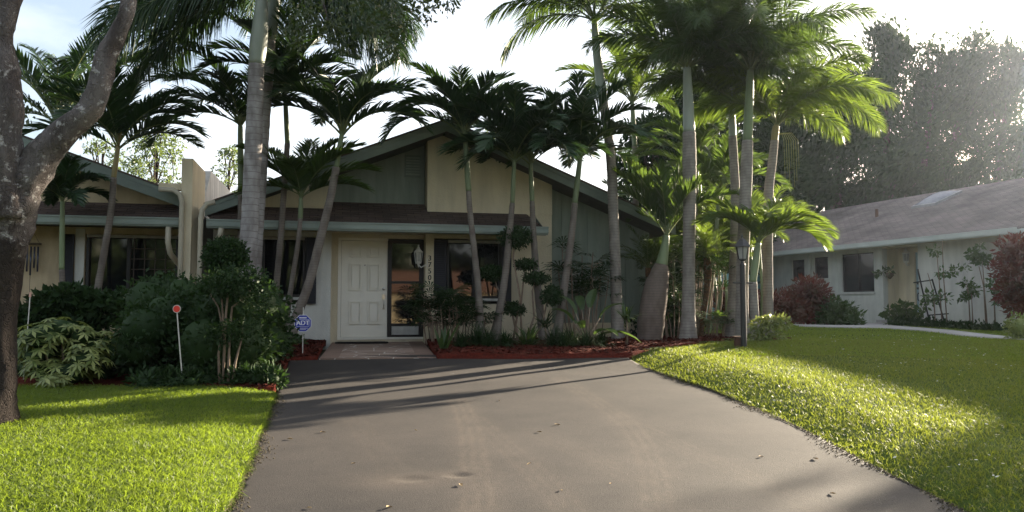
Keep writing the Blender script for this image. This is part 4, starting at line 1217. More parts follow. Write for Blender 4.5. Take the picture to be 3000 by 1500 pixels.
# between royal and front door
xmas('christmas palm arching behind the tall royal palm trunk', (712, 990), [(708, 850), (706, 700)], (706, 560), (704, 370), 14.9,
     [(178, 50, 90, 1.05), (165, 68, 80, 1.05), (195, 64, 90, 1), (150, 56, 95, 1), (185, 32, 105, 1.0), (10, 60, 85, 1), (35, 70, 75, 1), (-15, 45, 95, .95), (90, 75, 55, 1), (100, 50, 80, 1), (60, 60, 80, 1), (270, 62, 90, .9), (230, 78, 70, 1), (340, 75, 70, 1)], 24, (24, 20, 18), (18, 14), 1.95)
xmas('christmas palm with straight dark stem left of the white house corner', (800, 990), [(808, 860), (822, 700), (832, 560)], (842, 420), (835, 270), 14.8, (7, 6, 5), 25, (24, 19, 16), (15, 12), 1.85)
xmas('young bright christmas palm with thin stem under the gable eave', (828, 1000), [(850, 860), (872, 720)], (880, 640), (882, 580), 14.5,
     [(170, 55, 60, 1), (150, 70, 50, 1), (200, 65, 60, 1), (20, 50, 60, 1.1), (5, 65, 55, 1.05), (40, 75, 45, 1), (-25, 60, 60, 1), (90, 80, 40, 1), (110, 60, 50, 1), (180, 30, 60, .8), (0, 32, 60, .9), (270, 62, 70, .8)], 26, (20, 15, 13), (15, 11), 1.45, leaf='frond')
xmas('strongly leaning christmas palm crossing the white stucco corner', (838, 1005), [(868, 930), (905, 830), (941, 690), (968, 580)], (985, 490), (1001, 395), 14.3,
     [(0, 50, 105, 1.0), (-18, 64, 90, 1.0), (15, 68, 80, 1.05), (35, 55, 85, 1), (180, 48, 80, 1.05), (160, 62, 70, 1.05), (200, 66, 85, 1), (140, 75, 55, 1.05), (60, 76, 50, 1.1), (20, 78, 55, 1.1), (90, 60, 60, 1), (120, 55, 80, 1), (270, 65, 95, .9), (230, 58, 95, .9), (320, 60, 95, .95), (175, 80, 45, 1)], 27, (40, 29, 22), (17, 13), 1.85)
# in front of door window and gable
xmas('christmas palm with green shaft centred before the stucco gable panel', (1408, 1015), [(1402, 860), (1390, 740), (1377, 620)], (1373, 560), (1362, 400), 15.0,
     [(182, 52, 120, 1.08), (170, 66, 115, 1.05), (195, 68, 110, .9), (2, 60, 85, 1.0), (-8, 72, 95, 1.08), (18, 70, 70, 1), (40, 62, 85, 1), (140, 72, 80, .9), (90, 75, 60, .95), (110, 55, 90, .9), (270, 76, 70, .85), (235, 72, 75, .85), (310, 74, 75, .85), (200, 78, 60, 1.0), (25, 80, 60, 1.0)], 28, (26, 20, 15), (17, 13), 1.75)
xmas('christmas palm leaning right before the dark shuttered window', (1448, 1010), [(1460, 930), (1477, 830), (1488, 730), (1497, 640)], (1501, 595), (1507, 470), 15.3, (7, 6, 5), 29, (34, 24, 15), (14, 11), 1.75)
xmas('slim christmas palm at the porch roof end leaning left', (1598, 1010), [(1585, 930), (1574, 830), (1566, 730), (1561, 640)], (1559, 590), (1554, 475), 15.6, (7, 7, 5), 30, (34, 24, 15), (14, 11), 1.8)
xmas('christmas palm bending right before the sage siding', (1628, 1000), [(1640, 930), (1655, 830), (1668, 740), (1678, 660)], (1684, 595), (1700, 460), 15.6, (7, 7, 5), 31, (34, 24, 18), (17, 13), 1.9)

# king palms
Y = 16.2
palm('palm_tree', 'tall king palm before the siding whose crown leaves the frame', trunkline([(1812, 1005), (1806, 880), (1802, 760), (1796, 600), (1788, 450), (1768, 300)], Y), [pr_(w, Y) for w in (44, 33, 32, 30, 28, 27)],
     trunkline([(1768, 300), (1759, 240), (1750, 165), (1744, 100), (1742, 60)], Y, False), [pr_(w, Y) for w in (28, 30, 26, 22, 16)], 'king',
     [(182, 42, 85, .95), (175, 22, 95, .9), (190, 62, 80, 1), (165, 70, 70, 1), (205, 50, 90, .95), (5, 55, 80, 1), (-10, 35, 90, .95), (25, 65, 75, 1), (90, 60, 70, 1), (130, 50, 80, 1), (50, 45, 85, 1), (270, 65, 80, .95), (235, 58, 85, .95), (310, 55, 90, .95)], 41, 'king', 'shaft_grey')
Y = 15.8
palm('palm_tree', 'stout foxtail palm between bottle palm and pygmy palm', trunkline([(2016, 1000), (2017, 930), (2018, 800), (2020, 600), (2020, 480), (2019, 388)], Y), [pr_(w, Y) for w in (60, 42, 36, 38, 42, 38)],
     trunkline([(2019, 388), (2017, 320), (2015, 260), (2013, 200)], Y, False), [pr_(w, Y) for w in (36, 33, 28, 22)], 'plume', (7, 7, 6), 42, 'king', 'shaft_grey')
palm('palm_tree', 'tall foxtail palm rising directly behind the black lamp post', trunkline([(2176, 1000), (2174, 900), (2176, 760), (2183, 600), (2187, 500), (2190, 412)], Y), [pr_(w, Y) for w in (52, 36, 36, 36, 36, 32)],
     trunkline([(2190, 412), (2193, 340), (2196, 270), (2198, 205)], Y, False), [pr_(w, Y) for w in (30, 28, 24, 20)], 'plume', (8, 8, 6), 43, 'king', 'shaft', L=2.6)
Y = 16.9
palm('palm_tree', 'foxtail palm close behind the lamp post palm with browner trunk', trunkline([(2146, 1000), (2150, 880), (2154, 700), (2154, 560)] , Y) + trunkline([(2146, 400)], Y, False), [pr_(w, Y) for w in (52, 36, 30, 27, 24)],
     trunkline([(2146, 400), (2145, 350), (2143, 290)], Y, False), [pr_(w, Y) for w in (22, 20, 16)], 'plume', (6, 6, 5), 44, 'king', 'shaft_grey', L=2.2)
Y = 16.7
palm('palm_tree', 'sunlit foxtail palm leaning beside the neighbour roof', trunkline([(2252, 985), (2250, 880), (2249, 700), (2252, 560), (2262, 480)], Y) + trunkline([(2269, 412)], Y, False), [pr_(w, Y) for w in (36, 30, 29, 28, 25, 23)],
     trunkline([(2269, 412), (2271, 390), (2274, 370)], Y, False), [pr_(w, Y) for w in (22, 22, 20)], 'plume',
     [(2, 45, 105, 1.15), (-12, 58, 110, 1.2), (14, 62, 100, 1.15), (30, 40, 90, 1), (-35, 55, 100, 1), (60, 60, 80, 1), (90, 70, 70, 1), (150, 55, 90, .9), (180, 45, 95, .9), (200, 65, 80, .9), (270, 62, 95, .9), (320, 70, 90, 1), (120, 78, 50, 1)], 45, 'king', 'shaft_y', leaf='frond_bright', L=2.35)
b = MB()
o_ = at(2274, 395, 16.7)
st_p = bpy.data.objects[[o.name for o in bpy.data.objects if o.get('label') == 'sunlit foxtail palm leaning beside the neighbour roof'][0]]
for k in range(7):
    q = np.array(o_) - np.array(st_p.location); x = .12 + .05 * k; l_ = random.uniform(.7, 1.55)
    b.tube([q, q + np.array([x * .7, -.1, .02]), q + np.array([x, -.12, -.15]), q + np.array([x + .01, -.12, -l_])], [.008, .006, .005, .003], 4)
b.build('flower_strand', mat('flower_strand', (.30, .32, .10), rough=.7), st_p)
# bottle palm
Y = 16.0
palm('palm_tree', 'swollen grey bottle palm at the end of the mulch bed', trunkline([(1903, 1022), (1903, 1000), (1908, 940), (1921, 850), (1931, 810), (1938, 775)], Y), [pr_(w, Y) for w in (58, 76, 80, 74, 60, 38)],
     trunkline([(1938, 775), (1946, 735), (1953, 690)], Y, False), [pr_(w, Y) for w in (37, 27, 17)], 'bottle',
     [(178, 66, 35, 1.0), (165, 58, 40, 1.0), (190, 74, 30, 1.0), (20, 74, 30, 1.0), (-5, 58, 60, 1.0), (40, 66, 40, 1), (95, 78, 30, 1), (250, 76, 40, .95), (300, 62, 50, .95), (130, 70, 40, 1), (60, 55, 60, 1), (110, 48, 70, 1), (150, 80, 30, .9), (10, 84, 25, 1)], 46, 'bottle', 'shaft', 'palms standing in front of the houses', leaf='frond')
# slender palm behind the lamp
xmas('bottle palm with green shaft right behind the lamp post', (2214, 1010), [(2212, 950), (2208, 880)], (2205, 826), (2222, 712), 15.4,
     [(0, 38, 95, 1.0), (-15, 52, 105, 1.05), (15, 60, 90, 1), (180, 55, 85, .9), (160, 70, 60, .9), (205, 60, 90, .9), (90, 72, 50, 1), (40, 70, 65, 1), (270, 64, 90, .85), (320, 60, 95, .95)], 47, (30, 27, 25), (22, 15), 1.5, group='palms standing in front of the houses', leaf='frond_bright', tm='king')
# pygmy date palms
PG = 'pygmy date palms'
Y = 17.0
palm('palm_tree', 'pygmy date palm with fibrous brown trunk and bright feathery crown', trunkline([(2052, 1000), (2060, 930), (2071, 850), (2074, 800), (2071, 755)], Y), [pr_(w, Y) for w in (16, 15, 18, 24, 20)], None, None, 'pygmy', (9, 9, 8), 48, 'pygmy', group=PG)
palm('palm_tree', 'pygmy date palm against the shaded siding corner', trunkline([(1897, 1000), (1898, 900), (1899, 830), (1898, 785)], 17.0), [pr_(w, 17.) for w in (15, 14, 15, 16)], None, None, 'pygmy', (8, 8, 6), 49, 'pygmy', group=PG, leaf='frond', L=1.05)
# background palms
BP = 'slender palms and areca clumps behind the mulch bed'
xmas('thin pale green palm stem leaning behind the pygmy palm', (2074, 985), [(2082, 880), (2090, 780)], (2098, 680), (2106, 560), 19.0, (4, 4, 4), 50, (13, 12, 11), (11, 9), 1.7, group=BP, leaf='frond', tm='shaft')
xmas('slim grey palm stem right of the stout foxtail palm', (2040, 985), [(2039, 850), (2038, 700)], (2040, 560), (2042, 470), 20.0, (4, 5, 4), 51, (15, 14, 12), (12, 9), 1.9, group=BP, leaf='frond')
xmas('grey palm stem just behind the fibrous pygmy trunk', (2055, 985), [(2054, 850), (2053, 740)], (2053, 640), (2050, 540), 21.5, (4, 4, 4), 52, (15, 14, 12), (12, 9), 1.9, group=BP, leaf='frond')
xmas('yellow leaved palm crown rising behind the tall king palm', (1862, 700), [(1862, 560)], (1860, 430), (1852, 300), 21.0, (5, 6, 5), 53, (20, 18, 16), (15, 12), 2.4, group=BP, leaf='frond_bright')
def areca(label, x, Y, n, seed, h=(1.2, 2.6), L=2.0, leaf='frond_bright'):
    r = np.random.default_rng(seed)
    z = float(gz(x, Y))
    t = empty('areca_palm', (x, Y, z), 0, label, 'palm tree', BP)
    for k in range(n):
        a = r.uniform(0, 6.28); q = r.uniform(.1, .5); hh = r.uniform(*h)
        p0 = np.array([x + q * math.cos(a), Y + q * math.sin(a), z]); p1 = p0 + np.array([.25 * q * math.cos(a), .25 * q * math.sin(a), hh])
        b = MB(); b.tube([p0 - [x, Y, z], (p0 + p1) / 2 - [x, Y, z] + np.array([.03, 0, 0]), p1 - [x, Y, z]], [.05, .04, .03], 8)
        st = b.build('trunk', M['shaft'], t, True)
        S = STY['areca']
        for j in range(7):
            az = a + r.uniform(-1.8, 1.8)
            make_frond(st, (x, Y, z), p1, az, R(r.uniform(45, 82)), R(r.uniform(55, 90)), L * r.uniform(.8, 1.05), S['nl'], S['ll'], S['lw'], 'v', r, M[leaf], .45, .22)
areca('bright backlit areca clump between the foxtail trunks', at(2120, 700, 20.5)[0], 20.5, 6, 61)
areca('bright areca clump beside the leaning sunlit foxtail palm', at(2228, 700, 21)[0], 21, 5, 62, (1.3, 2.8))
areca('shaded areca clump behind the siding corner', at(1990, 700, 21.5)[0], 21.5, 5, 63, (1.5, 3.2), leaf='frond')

# ------------------------------------------------------------------ leaf clouds
def leafcloud(cent, rad, n, r, shell=.55):
    """points in a set of ellipsoids, biased to the shell; returns points and outward normals"""
    cent = np.asarray(cent, float); rad = np.asarray(rad, float)
    wts = (rad[:, 0] * rad[:, 1] + rad[:, 1] * rad[:, 2] + rad[:, 0] * rad[:, 2]); wts = wts / wts.sum()
    k = r.choice(len(cent), n, p=wts)
    d = r.normal(size=(n, 3)); d /= np.linalg.norm(d, axis=1)[:, None]
    q = shell + (1 - shell) * r.uniform(0, 1, n) ** .6
    q *= 1 + .12 * r.normal(size=n)
    return cent[k] + d * rad[k] * q[:, None], d
def leaves(P, N, size, r, asp=.5, up=.3, fold=.25, size_var=.35, dirbias=None):
    n = len(P)
    dr = N + r.normal(0, .8, (n, 3))
    dr[:, 2] -= up
    if dirbias is not None: dr += np.asarray(dirbias)
    dr /= np.linalg.norm(dr, axis=1)[:, None]
    s = np.cross(dr, r.normal(size=(n, 3))); s /= np.linalg.norm(s, axis=1)[:, None] + 1e-9
    nn = np.cross(dr, s)
    L = size * (1 + size_var * r.uniform(-1, 1, n))
    a = P; t = P + dr * L[:, None]
    m = P + dr * (L * .45)[:, None]
    e = s * (L * asp * .5)[:, None]; f = nn * (L * fold * asp)[:, None]
    V = np.stack([a, m + e + f, t, m - e + f], 1).reshape(-1, 3)
    return V, np.arange(4 * n, dtype=np.int32).reshape(n, 4)
def blob(b, c, rd, r, n=10, jit=.12):
    vs_ = []; m = n * 2
    for i in range(n + 1):
        th = math.pi * i / n
        for j in range(m):
            p = 2 * math.pi * j / m
            k = 1 + (r.normal(0, jit) if 0 < i < n else 0)
            vs_.append((c[0] + rd[0] * k * math.sin(th) * math.cos(p), c[1] + rd[1] * k * math.sin(th) * math.sin(p), c[2] + rd[2] * k * math.cos(th)))
    fs_ = [(i * m + j, (i + 1) * m + j, (i + 1) * m + (j + 1) % m, i * m + (j + 1) % m) for i in range(n) for j in range(m)]
    b.add(vs_, fs_)
def shrub(name, label, cat, cent, rad, n, size, leaf, seed, stems=None, asp=.5, group=None, core=.0, up=.2, shell=.55, fname='foliage', stem_mat='stem', loc=None, parent=None):
    r = np.random.default_rng(seed)
    cent = np.asarray(cent, float); rad = np.asarray(rad, float)
    if loc is None:
        loc = (cent[:, 0].mean(), cent[:, 1].mean(), float(gz(cent[:, 0].mean(), cent[:, 1].mean())))
    t = empty(name, loc, 0, label, cat, group)
    P, N = leafcloud(cent, rad, n, r, shell)
    lo = np.asarray(gz(P[:, 0], P[:, 1])) + .02
    P[:, 2] = np.maximum(P[:, 2], lo)
    V, Q = leaves(P, N, size, r, asp, up)
    fl = [Q]
    if core:
        b = MB()
        for c, d in zip(cent, rad): blob(b, c, d * core, r, 7, .06)
        k = len(V); V = np.vstack([V, np.array(b.v)]); fl.append(np.array(b.f, np.int32) + k)
    np_mesh(fname, V - np.array(loc), fl, M[leaf], t)
    if stems:
        b = MB()
        for pts, rr in stems: b.tube([np.array(p) - np.array(loc) for p in pts], rr, 7)
        b.build('stem', M[stem_mat], t, True)
    return t
def jit(c, r, s): return [tuple(np.array(c) + r.normal(0, 1, 3) * np.array(s)) for _ in range(1)][0]

rr = np.random.default_rng(99)
# big clipped hedge before the party wall
cs, rs = [], []
for _ in range(60):
    x = rr.uniform(-5.05, -3.55); y = rr.uniform(10.0, 11.7); z = rr.uniform(.75, 1.62)
    cs.append((x, y, z)); rs.append((rr.uniform(.3, .45), rr.uniform(.3, .45), rr.uniform(.25, .4)))
for _ in range(14):
    cs.append((rr.uniform(-4.2, -3.62), rr.uniform(10.8, 12.2), rr.uniform(.7, 1.25))); rs.append((.34, .34, .36))
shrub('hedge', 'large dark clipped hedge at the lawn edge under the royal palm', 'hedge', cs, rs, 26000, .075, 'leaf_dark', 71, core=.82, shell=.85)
# clipped ball topiary above it
bx = at(662, 752, 11.9)
shrub('topiary_shrub', 'round clipped topiary ball standing above the big hedge', 'shrub', [bx], [(.30, .30, .27)], 3600, .06, 'leaf_dark', 72, [([(bx[0], bx[1], .6), (bx[0] + .05, bx[1], 1.2), tuple(bx)], [.03, .025, .02])], core=.8, loc=(bx[0], bx[1], .6))
# pale multi-stem shrub in front of the hedge
Y = 9.75
def Pz(px, py, Y=Y): return tuple(at(px, py, Y))
g0 = float(gz(-3.7, Y))
stems = []
for pts in ([(645, 1110), (640, 1040), (645, 1000), (652, 960), (640, 900), (612, 855)], [(652, 1110), (658, 1030), (655, 960), (650, 880), (648, 820)], [(680, 1110), (690, 1060), (706, 1000), (712, 960)], [(668, 1112), (672, 1010), (676, 940), (680, 900), (720, 870), (740, 840)], [(655, 1000), (662, 920), (668, 860), (690, 820)]):
    P = [at(a, c, Y + .05 * i) for i, (a, c) in enumerate(pts)]; P[0][2] = g0
    stems.append(([tuple(p) for p in P], list(np.linspace(.017, .009, len(P)))))
cc = [Pz(*p) for p in ((655, 820), (700, 800), (640, 845), (745, 815), (700, 850), (620, 830), (670, 985), (705, 960), (640, 975), (770, 850), (735, 900))]
shrub('shrub', 'multi stemmed shrub with pale bare stems in front of the dark hedge', 'shrub', cc, [(.2, .22, .13)] * len(cc), 3000, .05, 'leaf_dark', 73, stems, loc=(-3.7, Y, g0), shell=.3)
# variegated schefflera
cs = [];
for (px, py) in ((120, 985), (180, 965), (240, 990), (110, 1040), (180, 1030), (250, 1050), (140, 1085), (200, 1095), (290, 1010), (90, 1010), (220, 1060)):
    cs.append(tuple(at(px, py, 9.9 + rr.uniform(-.25, .35))))
def whorls(name, label, cat, cs, rs, n, size, leaf, seed, loc, nleaf=7, group=None):
    r = np.random.default_rng(seed)
    t = empty(name, loc, 0, label, cat, group)
    P, N = leafcloud(cs, rs, n, r, .6)
    P[:, 2] = np.maximum(P[:, 2], np.asarray(gz(P[:, 0], P[:, 1])) + .05)
    PP = np.repeat(P, nleaf, 0); NN = np.repeat(N, nleaf, 0)
    a = np.tile(np.arange(nleaf) * 2 * math.pi / nleaf, n)
    ax = NN * .6 + np.array([0, 0, .7]); ax /= np.linalg.norm(ax, axis=1)[:, None]
    e1 = np.cross(ax, [.3, .9, .1]); e1 /= np.linalg.norm(e1, axis=1)[:, None]; e2 = np.cross(ax, e1)
    dr = e1 * np.cos(a)[:, None] + e2 * np.sin(a)[:, None] - ax * .15
    s = np.cross(ax, dr); L = size * r.uniform(.75, 1.2, len(PP))
    m = PP + dr * (L * .5)[:, None]; tp = PP + dr * L[:, None] - np.array([0, 0, 1]) * (L * .15)[:, None]
    e = s * (L * .17)[:, None]
    V = np.stack([PP, m + e, tp, m - e], 1).reshape(-1, 3)
    b = MB()
    for c, d in zip(cs, rs): blob(b, c, np.array(d) * .6, r, 6, .1)
    core = np.array(b.v)
    np_mesh('foliage', np.vstack([V, core]) - np.array(loc), [np.arange(len(V), dtype=np.int32).reshape(-1, 4), np.array(b.f, np.int32) + len(V)], [M[leaf], M['leaf_dark']], t, midx=np.concatenate([np.zeros(len(V) // 4), np.ones(len(b.f))]))
    b = MB()
    for k in range(6):
        q = cs[k % len(cs)]
        b.tube([(r.uniform(-.15, .15), r.uniform(-.1, .1), 0), (q[0] - loc[0], q[1] - loc[1], q[2] - loc[2])], [.02, .01], 6)
    b.build('stem', M['stem'], t, True)
    return t
lx = at(180, 1120, 9.9)
whorls('schefflera_shrub', 'variegated schefflera bush with pale edged leaves at the lawn edge', 'shrub', cs, [(.27, .3, .2)] * len(cs), 330, .115, 'leaf_var', 74, (lx[0], 9.9, float(gz(lx[0], 9.9))))
# dark understorey plants along the attached unit wall
cs = [tuple(at(px, py, 13.2)) for px, py in ((150, 900), (210, 880), (270, 905), (330, 900), (110, 950), (250, 950), (60, 950))]
shrub('shrub', 'dark glossy understorey shrub along the attached unit wall', 'shrub', cs, [(.3, .35, .28)] * len(cs), 3000, .14, 'leaf_dark', 75, core=.5, loc=(at(200, 950, 13.2)[0], 13.2, .66))
# low fern skirt in front of the hedge
cs = []
for _ in range(34):
    px = rr.uniform(420, 800); y = 9.45 + (px - 420) / 380 * .35 + rr.uniform(0, .45)
    q = at(px, 1100, y); cs.append((q[0], y, float(gz(q[0], y)) + .12))
tag(shrub('ground_cover', 'low dark fern ground cover at the foot of the hedge', 'ground cover', cs, [(.16, .16, .14)] * len(cs), 5200, .08, 'leaf_dark', 76, core=.5, asp=.35, up=-.3), kind='stuff')
# ground cover under left planting
cs = [(rr.uniform(-8.5, -5.0), rr.uniform(10.3, 12.5), .62) for _ in range(30)]
tag(shrub('ground_cover', 'dark low ground cover filling the bed behind the schefflera', 'ground cover', cs, [(.3, .3, .2)] * len(cs), 4000, .10, 'leaf_dark', 77, core=.6), kind='stuff')
cs = [(rr.uniform(-4.5, -3.75), rr.uniform(12.3, 14.6), .78) for _ in range(16)]
tag(shrub('ground_cover', 'leafy ground cover around the leaning palm bases by the white wall', 'ground cover', cs, [(.25, .25, .2)] * len(cs), 3000, .09, 'leaf_mid', 78, core=.5), kind='stuff')

# rhapis (lady palm) clumps: stems with fans of finger leaves
def rhapis(label, cx, cy, n, seed, h=(.5, 1.5), spread=.45, fan=.34, leaf='leaf_dark', group='lady palm clumps', lean=.15):
    r = np.random.default_rng(seed)
    z0 = float(gz(cx, cy)) + .02
    t = empty('lady_palm', (cx, cy, z0), 0, label, 'shrub', group)
    SV = MB(); V = []; 
    for k in range(n):
        a = r.uniform(0, 6.28); q = spread * math.sqrt(r.uniform(0, 1)); hh = r.uniform(*h)
        b0 = np.array([q * math.cos(a), q * math.sin(a), 0]); top = b0 + np.array([math.cos(a) * lean * hh, math.sin(a) * lean * hh, hh])
        SV.tube([b0, (b0 + top) / 2 + r.normal(0, .02, 3), top], [.014, .012, .009], 5)
        for j in range(r.integers(4, 7)):
            az = r.uniform(0, 6.28); s0 = top - np.array([0, 0, r.uniform(0, .35) * hh * .6]); pe = r.uniform(.12, .3)
            el = r.uniform(.1, .9)
            d = np.array([math.cos(az) * math.cos(el), math.sin(az) * math.cos(el), math.sin(el)])
            c = s0 + d * pe
            SV.tube([s0, c], [.005, .004], 4)
            nf = r.integers(6, 9)
            sd = np.array([-math.sin(az), math.cos(az), 0])
            for i in range(nf):
                ph = (i / (nf - 1) - .5) * 2.5
                dd = d * math.cos(ph) + sd * math.sin(ph); L = fan * r.uniform(.8, 1.1) * (1 - .12 * abs(ph))
                nn = np.cross(d, sd); sp = np.cross(dd, nn); w = .019
                m = c + dd * L * .55; tp = c + dd * L - np.array([0, 0, .28 * L])
                V += [c - sp * .004, m - sp * w, tp, m + sp * w]
    SV.build('stem', M['stem'], t)
    V = np.array(V)
    np_mesh('foliage', V, [np.arange(len(V), dtype=np.int32).reshape(-1, 4)], M[leaf], t)
    return t
p = at(1300, 900, 15.2); rhapis('dense dark lady palm clump beside the front door sidelight', p[0] + .08, 15.2, 26, 81, (.3, 1.0), .42)
p = at(1360, 950, 15.2); rhapis('lower lady palm clump under the shuttered window', p[0], 15.3, 12, 82, (.3, .9), .35)
p = at(1690, 900, 16.4); rhapis('tall open lady palm before the sage siding', p[0], 16.3, 12, 83, (.8, 2.0), .38, .40)
p = at(1740, 900, 16.2); rhapis('lady palm with loose fans left of the tall king palm', p[0], 16.4, 7, 84, (.7, 1.5), .3, .40)
# strap leaved plants
def strap(name, label, cx, cy, n, seed, L=.5, w=.03, leaf='leaf_dark', group=None, el=(25, 80), droop=.5, stem=0.0, cat='plant'):
    r = np.random.default_rng(seed); z0 = float(gz(cx, cy)) + .03
    t = empty(name, (cx, cy, z0), 0, label, cat, group)
    Vs = []
    for k in range(n):
        a = r.uniform(0, 6.28); e = R(r.uniform(*el)); l_ = L * r.uniform(.65, 1.1)
        d = np.array([math.cos(a) * math.cos(e), math.sin(a) * math.cos(e), math.sin(e)]); s = np.array([-math.sin(a), math.cos(a), 0])
        p = np.array([r.normal(0, .03), r.normal(0, .03), stem * r.uniform(.75, 1.0)])
        pts = [p]
        for i in range(3):
            d = d - np.array([0, 0, droop * .33 * (i + .5)]); d /= np.linalg.norm(d); pts.append(pts[-1] + d * l_ / 3)
        ws = [w * .5, w, w * .8, .002]
        for i in range(3): Vs += [pts[i] - s * ws[i] / 2, pts[i] + s * ws[i] / 2, pts[i + 1] + s * ws[i + 1] / 2, pts[i + 1] - s * ws[i + 1] / 2]
    V = np.array(Vs)
    np_mesh('foliage', V, [np.arange(len(V), dtype=np.int32).reshape(-1, 4)], M[leaf], t)
    if stem:
        b = MB(); b.tube([(0, 0, -.03), (.02, 0, stem * .5), (0, 0, stem)], [.022, .02, .016], 7); b.build('stem', M['stem'], t, True)
    return t
LG = 'liriope tufts along the bed front'
for i, (px, py, dy, L_, lab) in enumerate(((1430, 1030, .25, .5, 'dark liriope tuft below the leaning palm at the window'), (1480, 1032, .3, .46, 'liriope tuft between two palms at the bed front'),
        (1555, 1030, .5, .42, 'short liriope tuft in front of the cloud pruned topiary'), (1625, 1030, .3, .5, 'liriope tuft beneath the bending palm'), (1655, 1034, .25, .44, 'low dense liriope tuft just right of the bending palm'),
        (1680, 1034, .4, .48, 'silvery liriope tuft before the open lady palm'), (1720, 1036, .3, .44, 'liriope tuft left of the broad banana leaf'), (1395, 1028, .5, .5, 'liriope tuft at the foot of the centred palm'), (1345, 1034, .45, .4, 'small liriope tuft below the door side lady palm'), (1770, 1036, .6, .4, 'liriope tuft at the foot of the tall king palm'))):
    q = G(px, py); strap('liriope', lab, q[0], q[1] + dy, 190, 90 + i, L_, .014, 'leaf_dark', LG, (35, 85), .8)
q = G(1545, 1030); strap('bromeliad', 'broad leaved bromeliad among the cloud pruned stems', q[0], q[1] + .4, 22, 97, .55, .05, 'leaf_mid', None, (30, 75), .5)
q = G(1295, 1040); strap('bromeliad', 'pale upright bromeliad inside the lady palm clump', q[0], q[1] + .2, 12, 98, .6, .07, 'leaf_mid', None, (60, 85), .2)
q = G(1850, 1030); strap('dracaena', 'dracaena with arching strap leaves beside the bottle palm', q[0], q[1] + .6, 34, 99, .42, .035, 'leaf_mid', None, (-5, 75), .5, .55)
q = G(1600, 1025); strap('dracaena', 'dark dracaena at the foot of the porch end palm', q[0], q[1] + .5, 30, 100, .45, .035, 'leaf_dark', None, (0, 75), .5, .4)
# banana-like broad leaves
def broad(label, cx, cy, seed, lv, leaf='leaf_mid'):
    r = np.random.default_rng(seed); z0 = float(gz(cx, cy)) + .02
    t = empty('bird_of_paradise', (cx, cy, z0), 0, label, 'plant')
    sb = MB(); Vs = []
    for (az, el, pet, L, w) in lv:
        a = R(az); e = R(el)
        d = np.array([math.cos(a) * math.cos(e), math.sin(a) * math.cos(e), math.sin(e)]); s = np.array([-math.sin(a), math.cos(a), 0])
        p = d * pet + np.array([0, 0, .05]); sb.tube([(0, 0, 0), p * .5 + np.array([0, 0, .05]), p], [.016, .013, .008], 6)
        n = 6; prev = None
        for i in range(n + 1):
            q = i / n; ww = w * math.sin(math.pi * min(1, .08 + .92 * q)) ** .7 * .5 if i < n else .003
            nn = np.cross(s, d)
            row = (p - s * ww - nn * ww * .35, p, p + s * ww - nn * ww * .35)
            if prev is not None:
                Vs += [prev[0], prev[1], row[1], row[0]]; Vs += [prev[1], prev[2], row[2], row[1]]
            prev = row
            d = d - np.array([0, 0, .22]); d /= np.linalg.norm(d); p = p + d * L / n
    sb.build('stem', M['stem'], t, True)
    V = np.array(Vs); np_mesh('foliage', V, [np.arange(len(V), dtype=np.int32).reshape(-1, 4)], M[leaf], t)
q = G(1725, 1030)
broad('broad leaved bird of paradise plant before the brick footing', q[0], q[1] + .5, 101, [(150, 70, .6, .5, .2), (60, 75, .7, .45, .2), (5, 62, .55, .55, .22), (-10, 35, .25, .85, .24), (195, 60, .5, .5, .2), (250, 50, .4, .5, .2), (310, 40, .3, .6, .22), (100, 65, .7, .5, .18)])

# dark understorey between the bed palms
cs = [(3.15 + rr.uniform(-.3, .5), 17.6 + rr.uniform(-.3, .5), z) for z in (.95, 1.1, 1.3, 1.0, 1.5, .9, 1.2)]
shrub('shrub', 'dark shrub filling the gap behind the swollen bottle palm', 'shrub', cs, [(.36, .36, .32)] * len(cs), 2600, .12, 'leaf_dark', 103, core=.55, loc=(3.3, 17.7, .74))
cs = [(4.05 + rr.uniform(-.35, .35), 18.4 + rr.uniform(-.3, .3), z) for z in (.95, 1.0, 1.15, .9, 1.2)]
shrub('shrub', 'low dark shrub behind the fibrous pygmy palm', 'shrub', cs, [(.36, .36, .28)] * len(cs), 1700, .12, 'leaf_dark', 104, core=.5, loc=(4.05, 18.4, .75))
p = at(1975, 950, 17.0); rhapis('dark lady palm between the bottle palm and the stout foxtail trunk', p[0], 17.0, 15, 105, (.6, 1.6), .32, .38)
p = at(2045, 950, 17.6); rhapis('tall lady palm added behind the stout foxtail trunk to shade the drive', p[0], 17.6, 16, 107, (.8, 2.0), .42, .42)  # added and made tall to deepen the shade across the driveway
p = at(2105, 950, 16.8); rhapis('thin lady palm at the bed edge left of the lamp post', p[0], 16.8, 5, 106, (.2, .5), .3, .3, leaf='leaf_mid')

# cloud-pruned topiary with leaf pads
Y = 15.4
pads = [((1510, 695), 95, 60), ((1445, 800), 85, 45), ((1540, 775), 66, 30), ((1570, 815), 75, 34), ((1505, 905), 62, 38), ((1618, 865), 62, 55)]
pc = [at(p[0][0], p[0][1], Y + rr.uniform(-.15, .2)) for p in pads]
pr3 = [(p[1] * Y / F / 2, p[1] * Y / F / 2.4, p[2] * Y / F / 2) for p in pads]
b0 = np.array([at(1520, 1030, Y)[0], Y, float(gz(at(1520, 1030, Y)[0], Y)) + .03])
st = []
for i, c in enumerate(pc):
    s0 = b0 + np.array([(-.12, .0, .06, .12, -.05, .22)[i], 0, 0])
    m1 = s0 * .55 + c * .45 + np.array([(.12, .1, -.06, .08, .05, .04)[i], 0, -.05])
    st.append(([tuple(s0), tuple(m1), tuple(s0 * .2 + c * .8 + np.array([-.03, 0, 0])), tuple(c)], [.026, .02, .016, .012]))
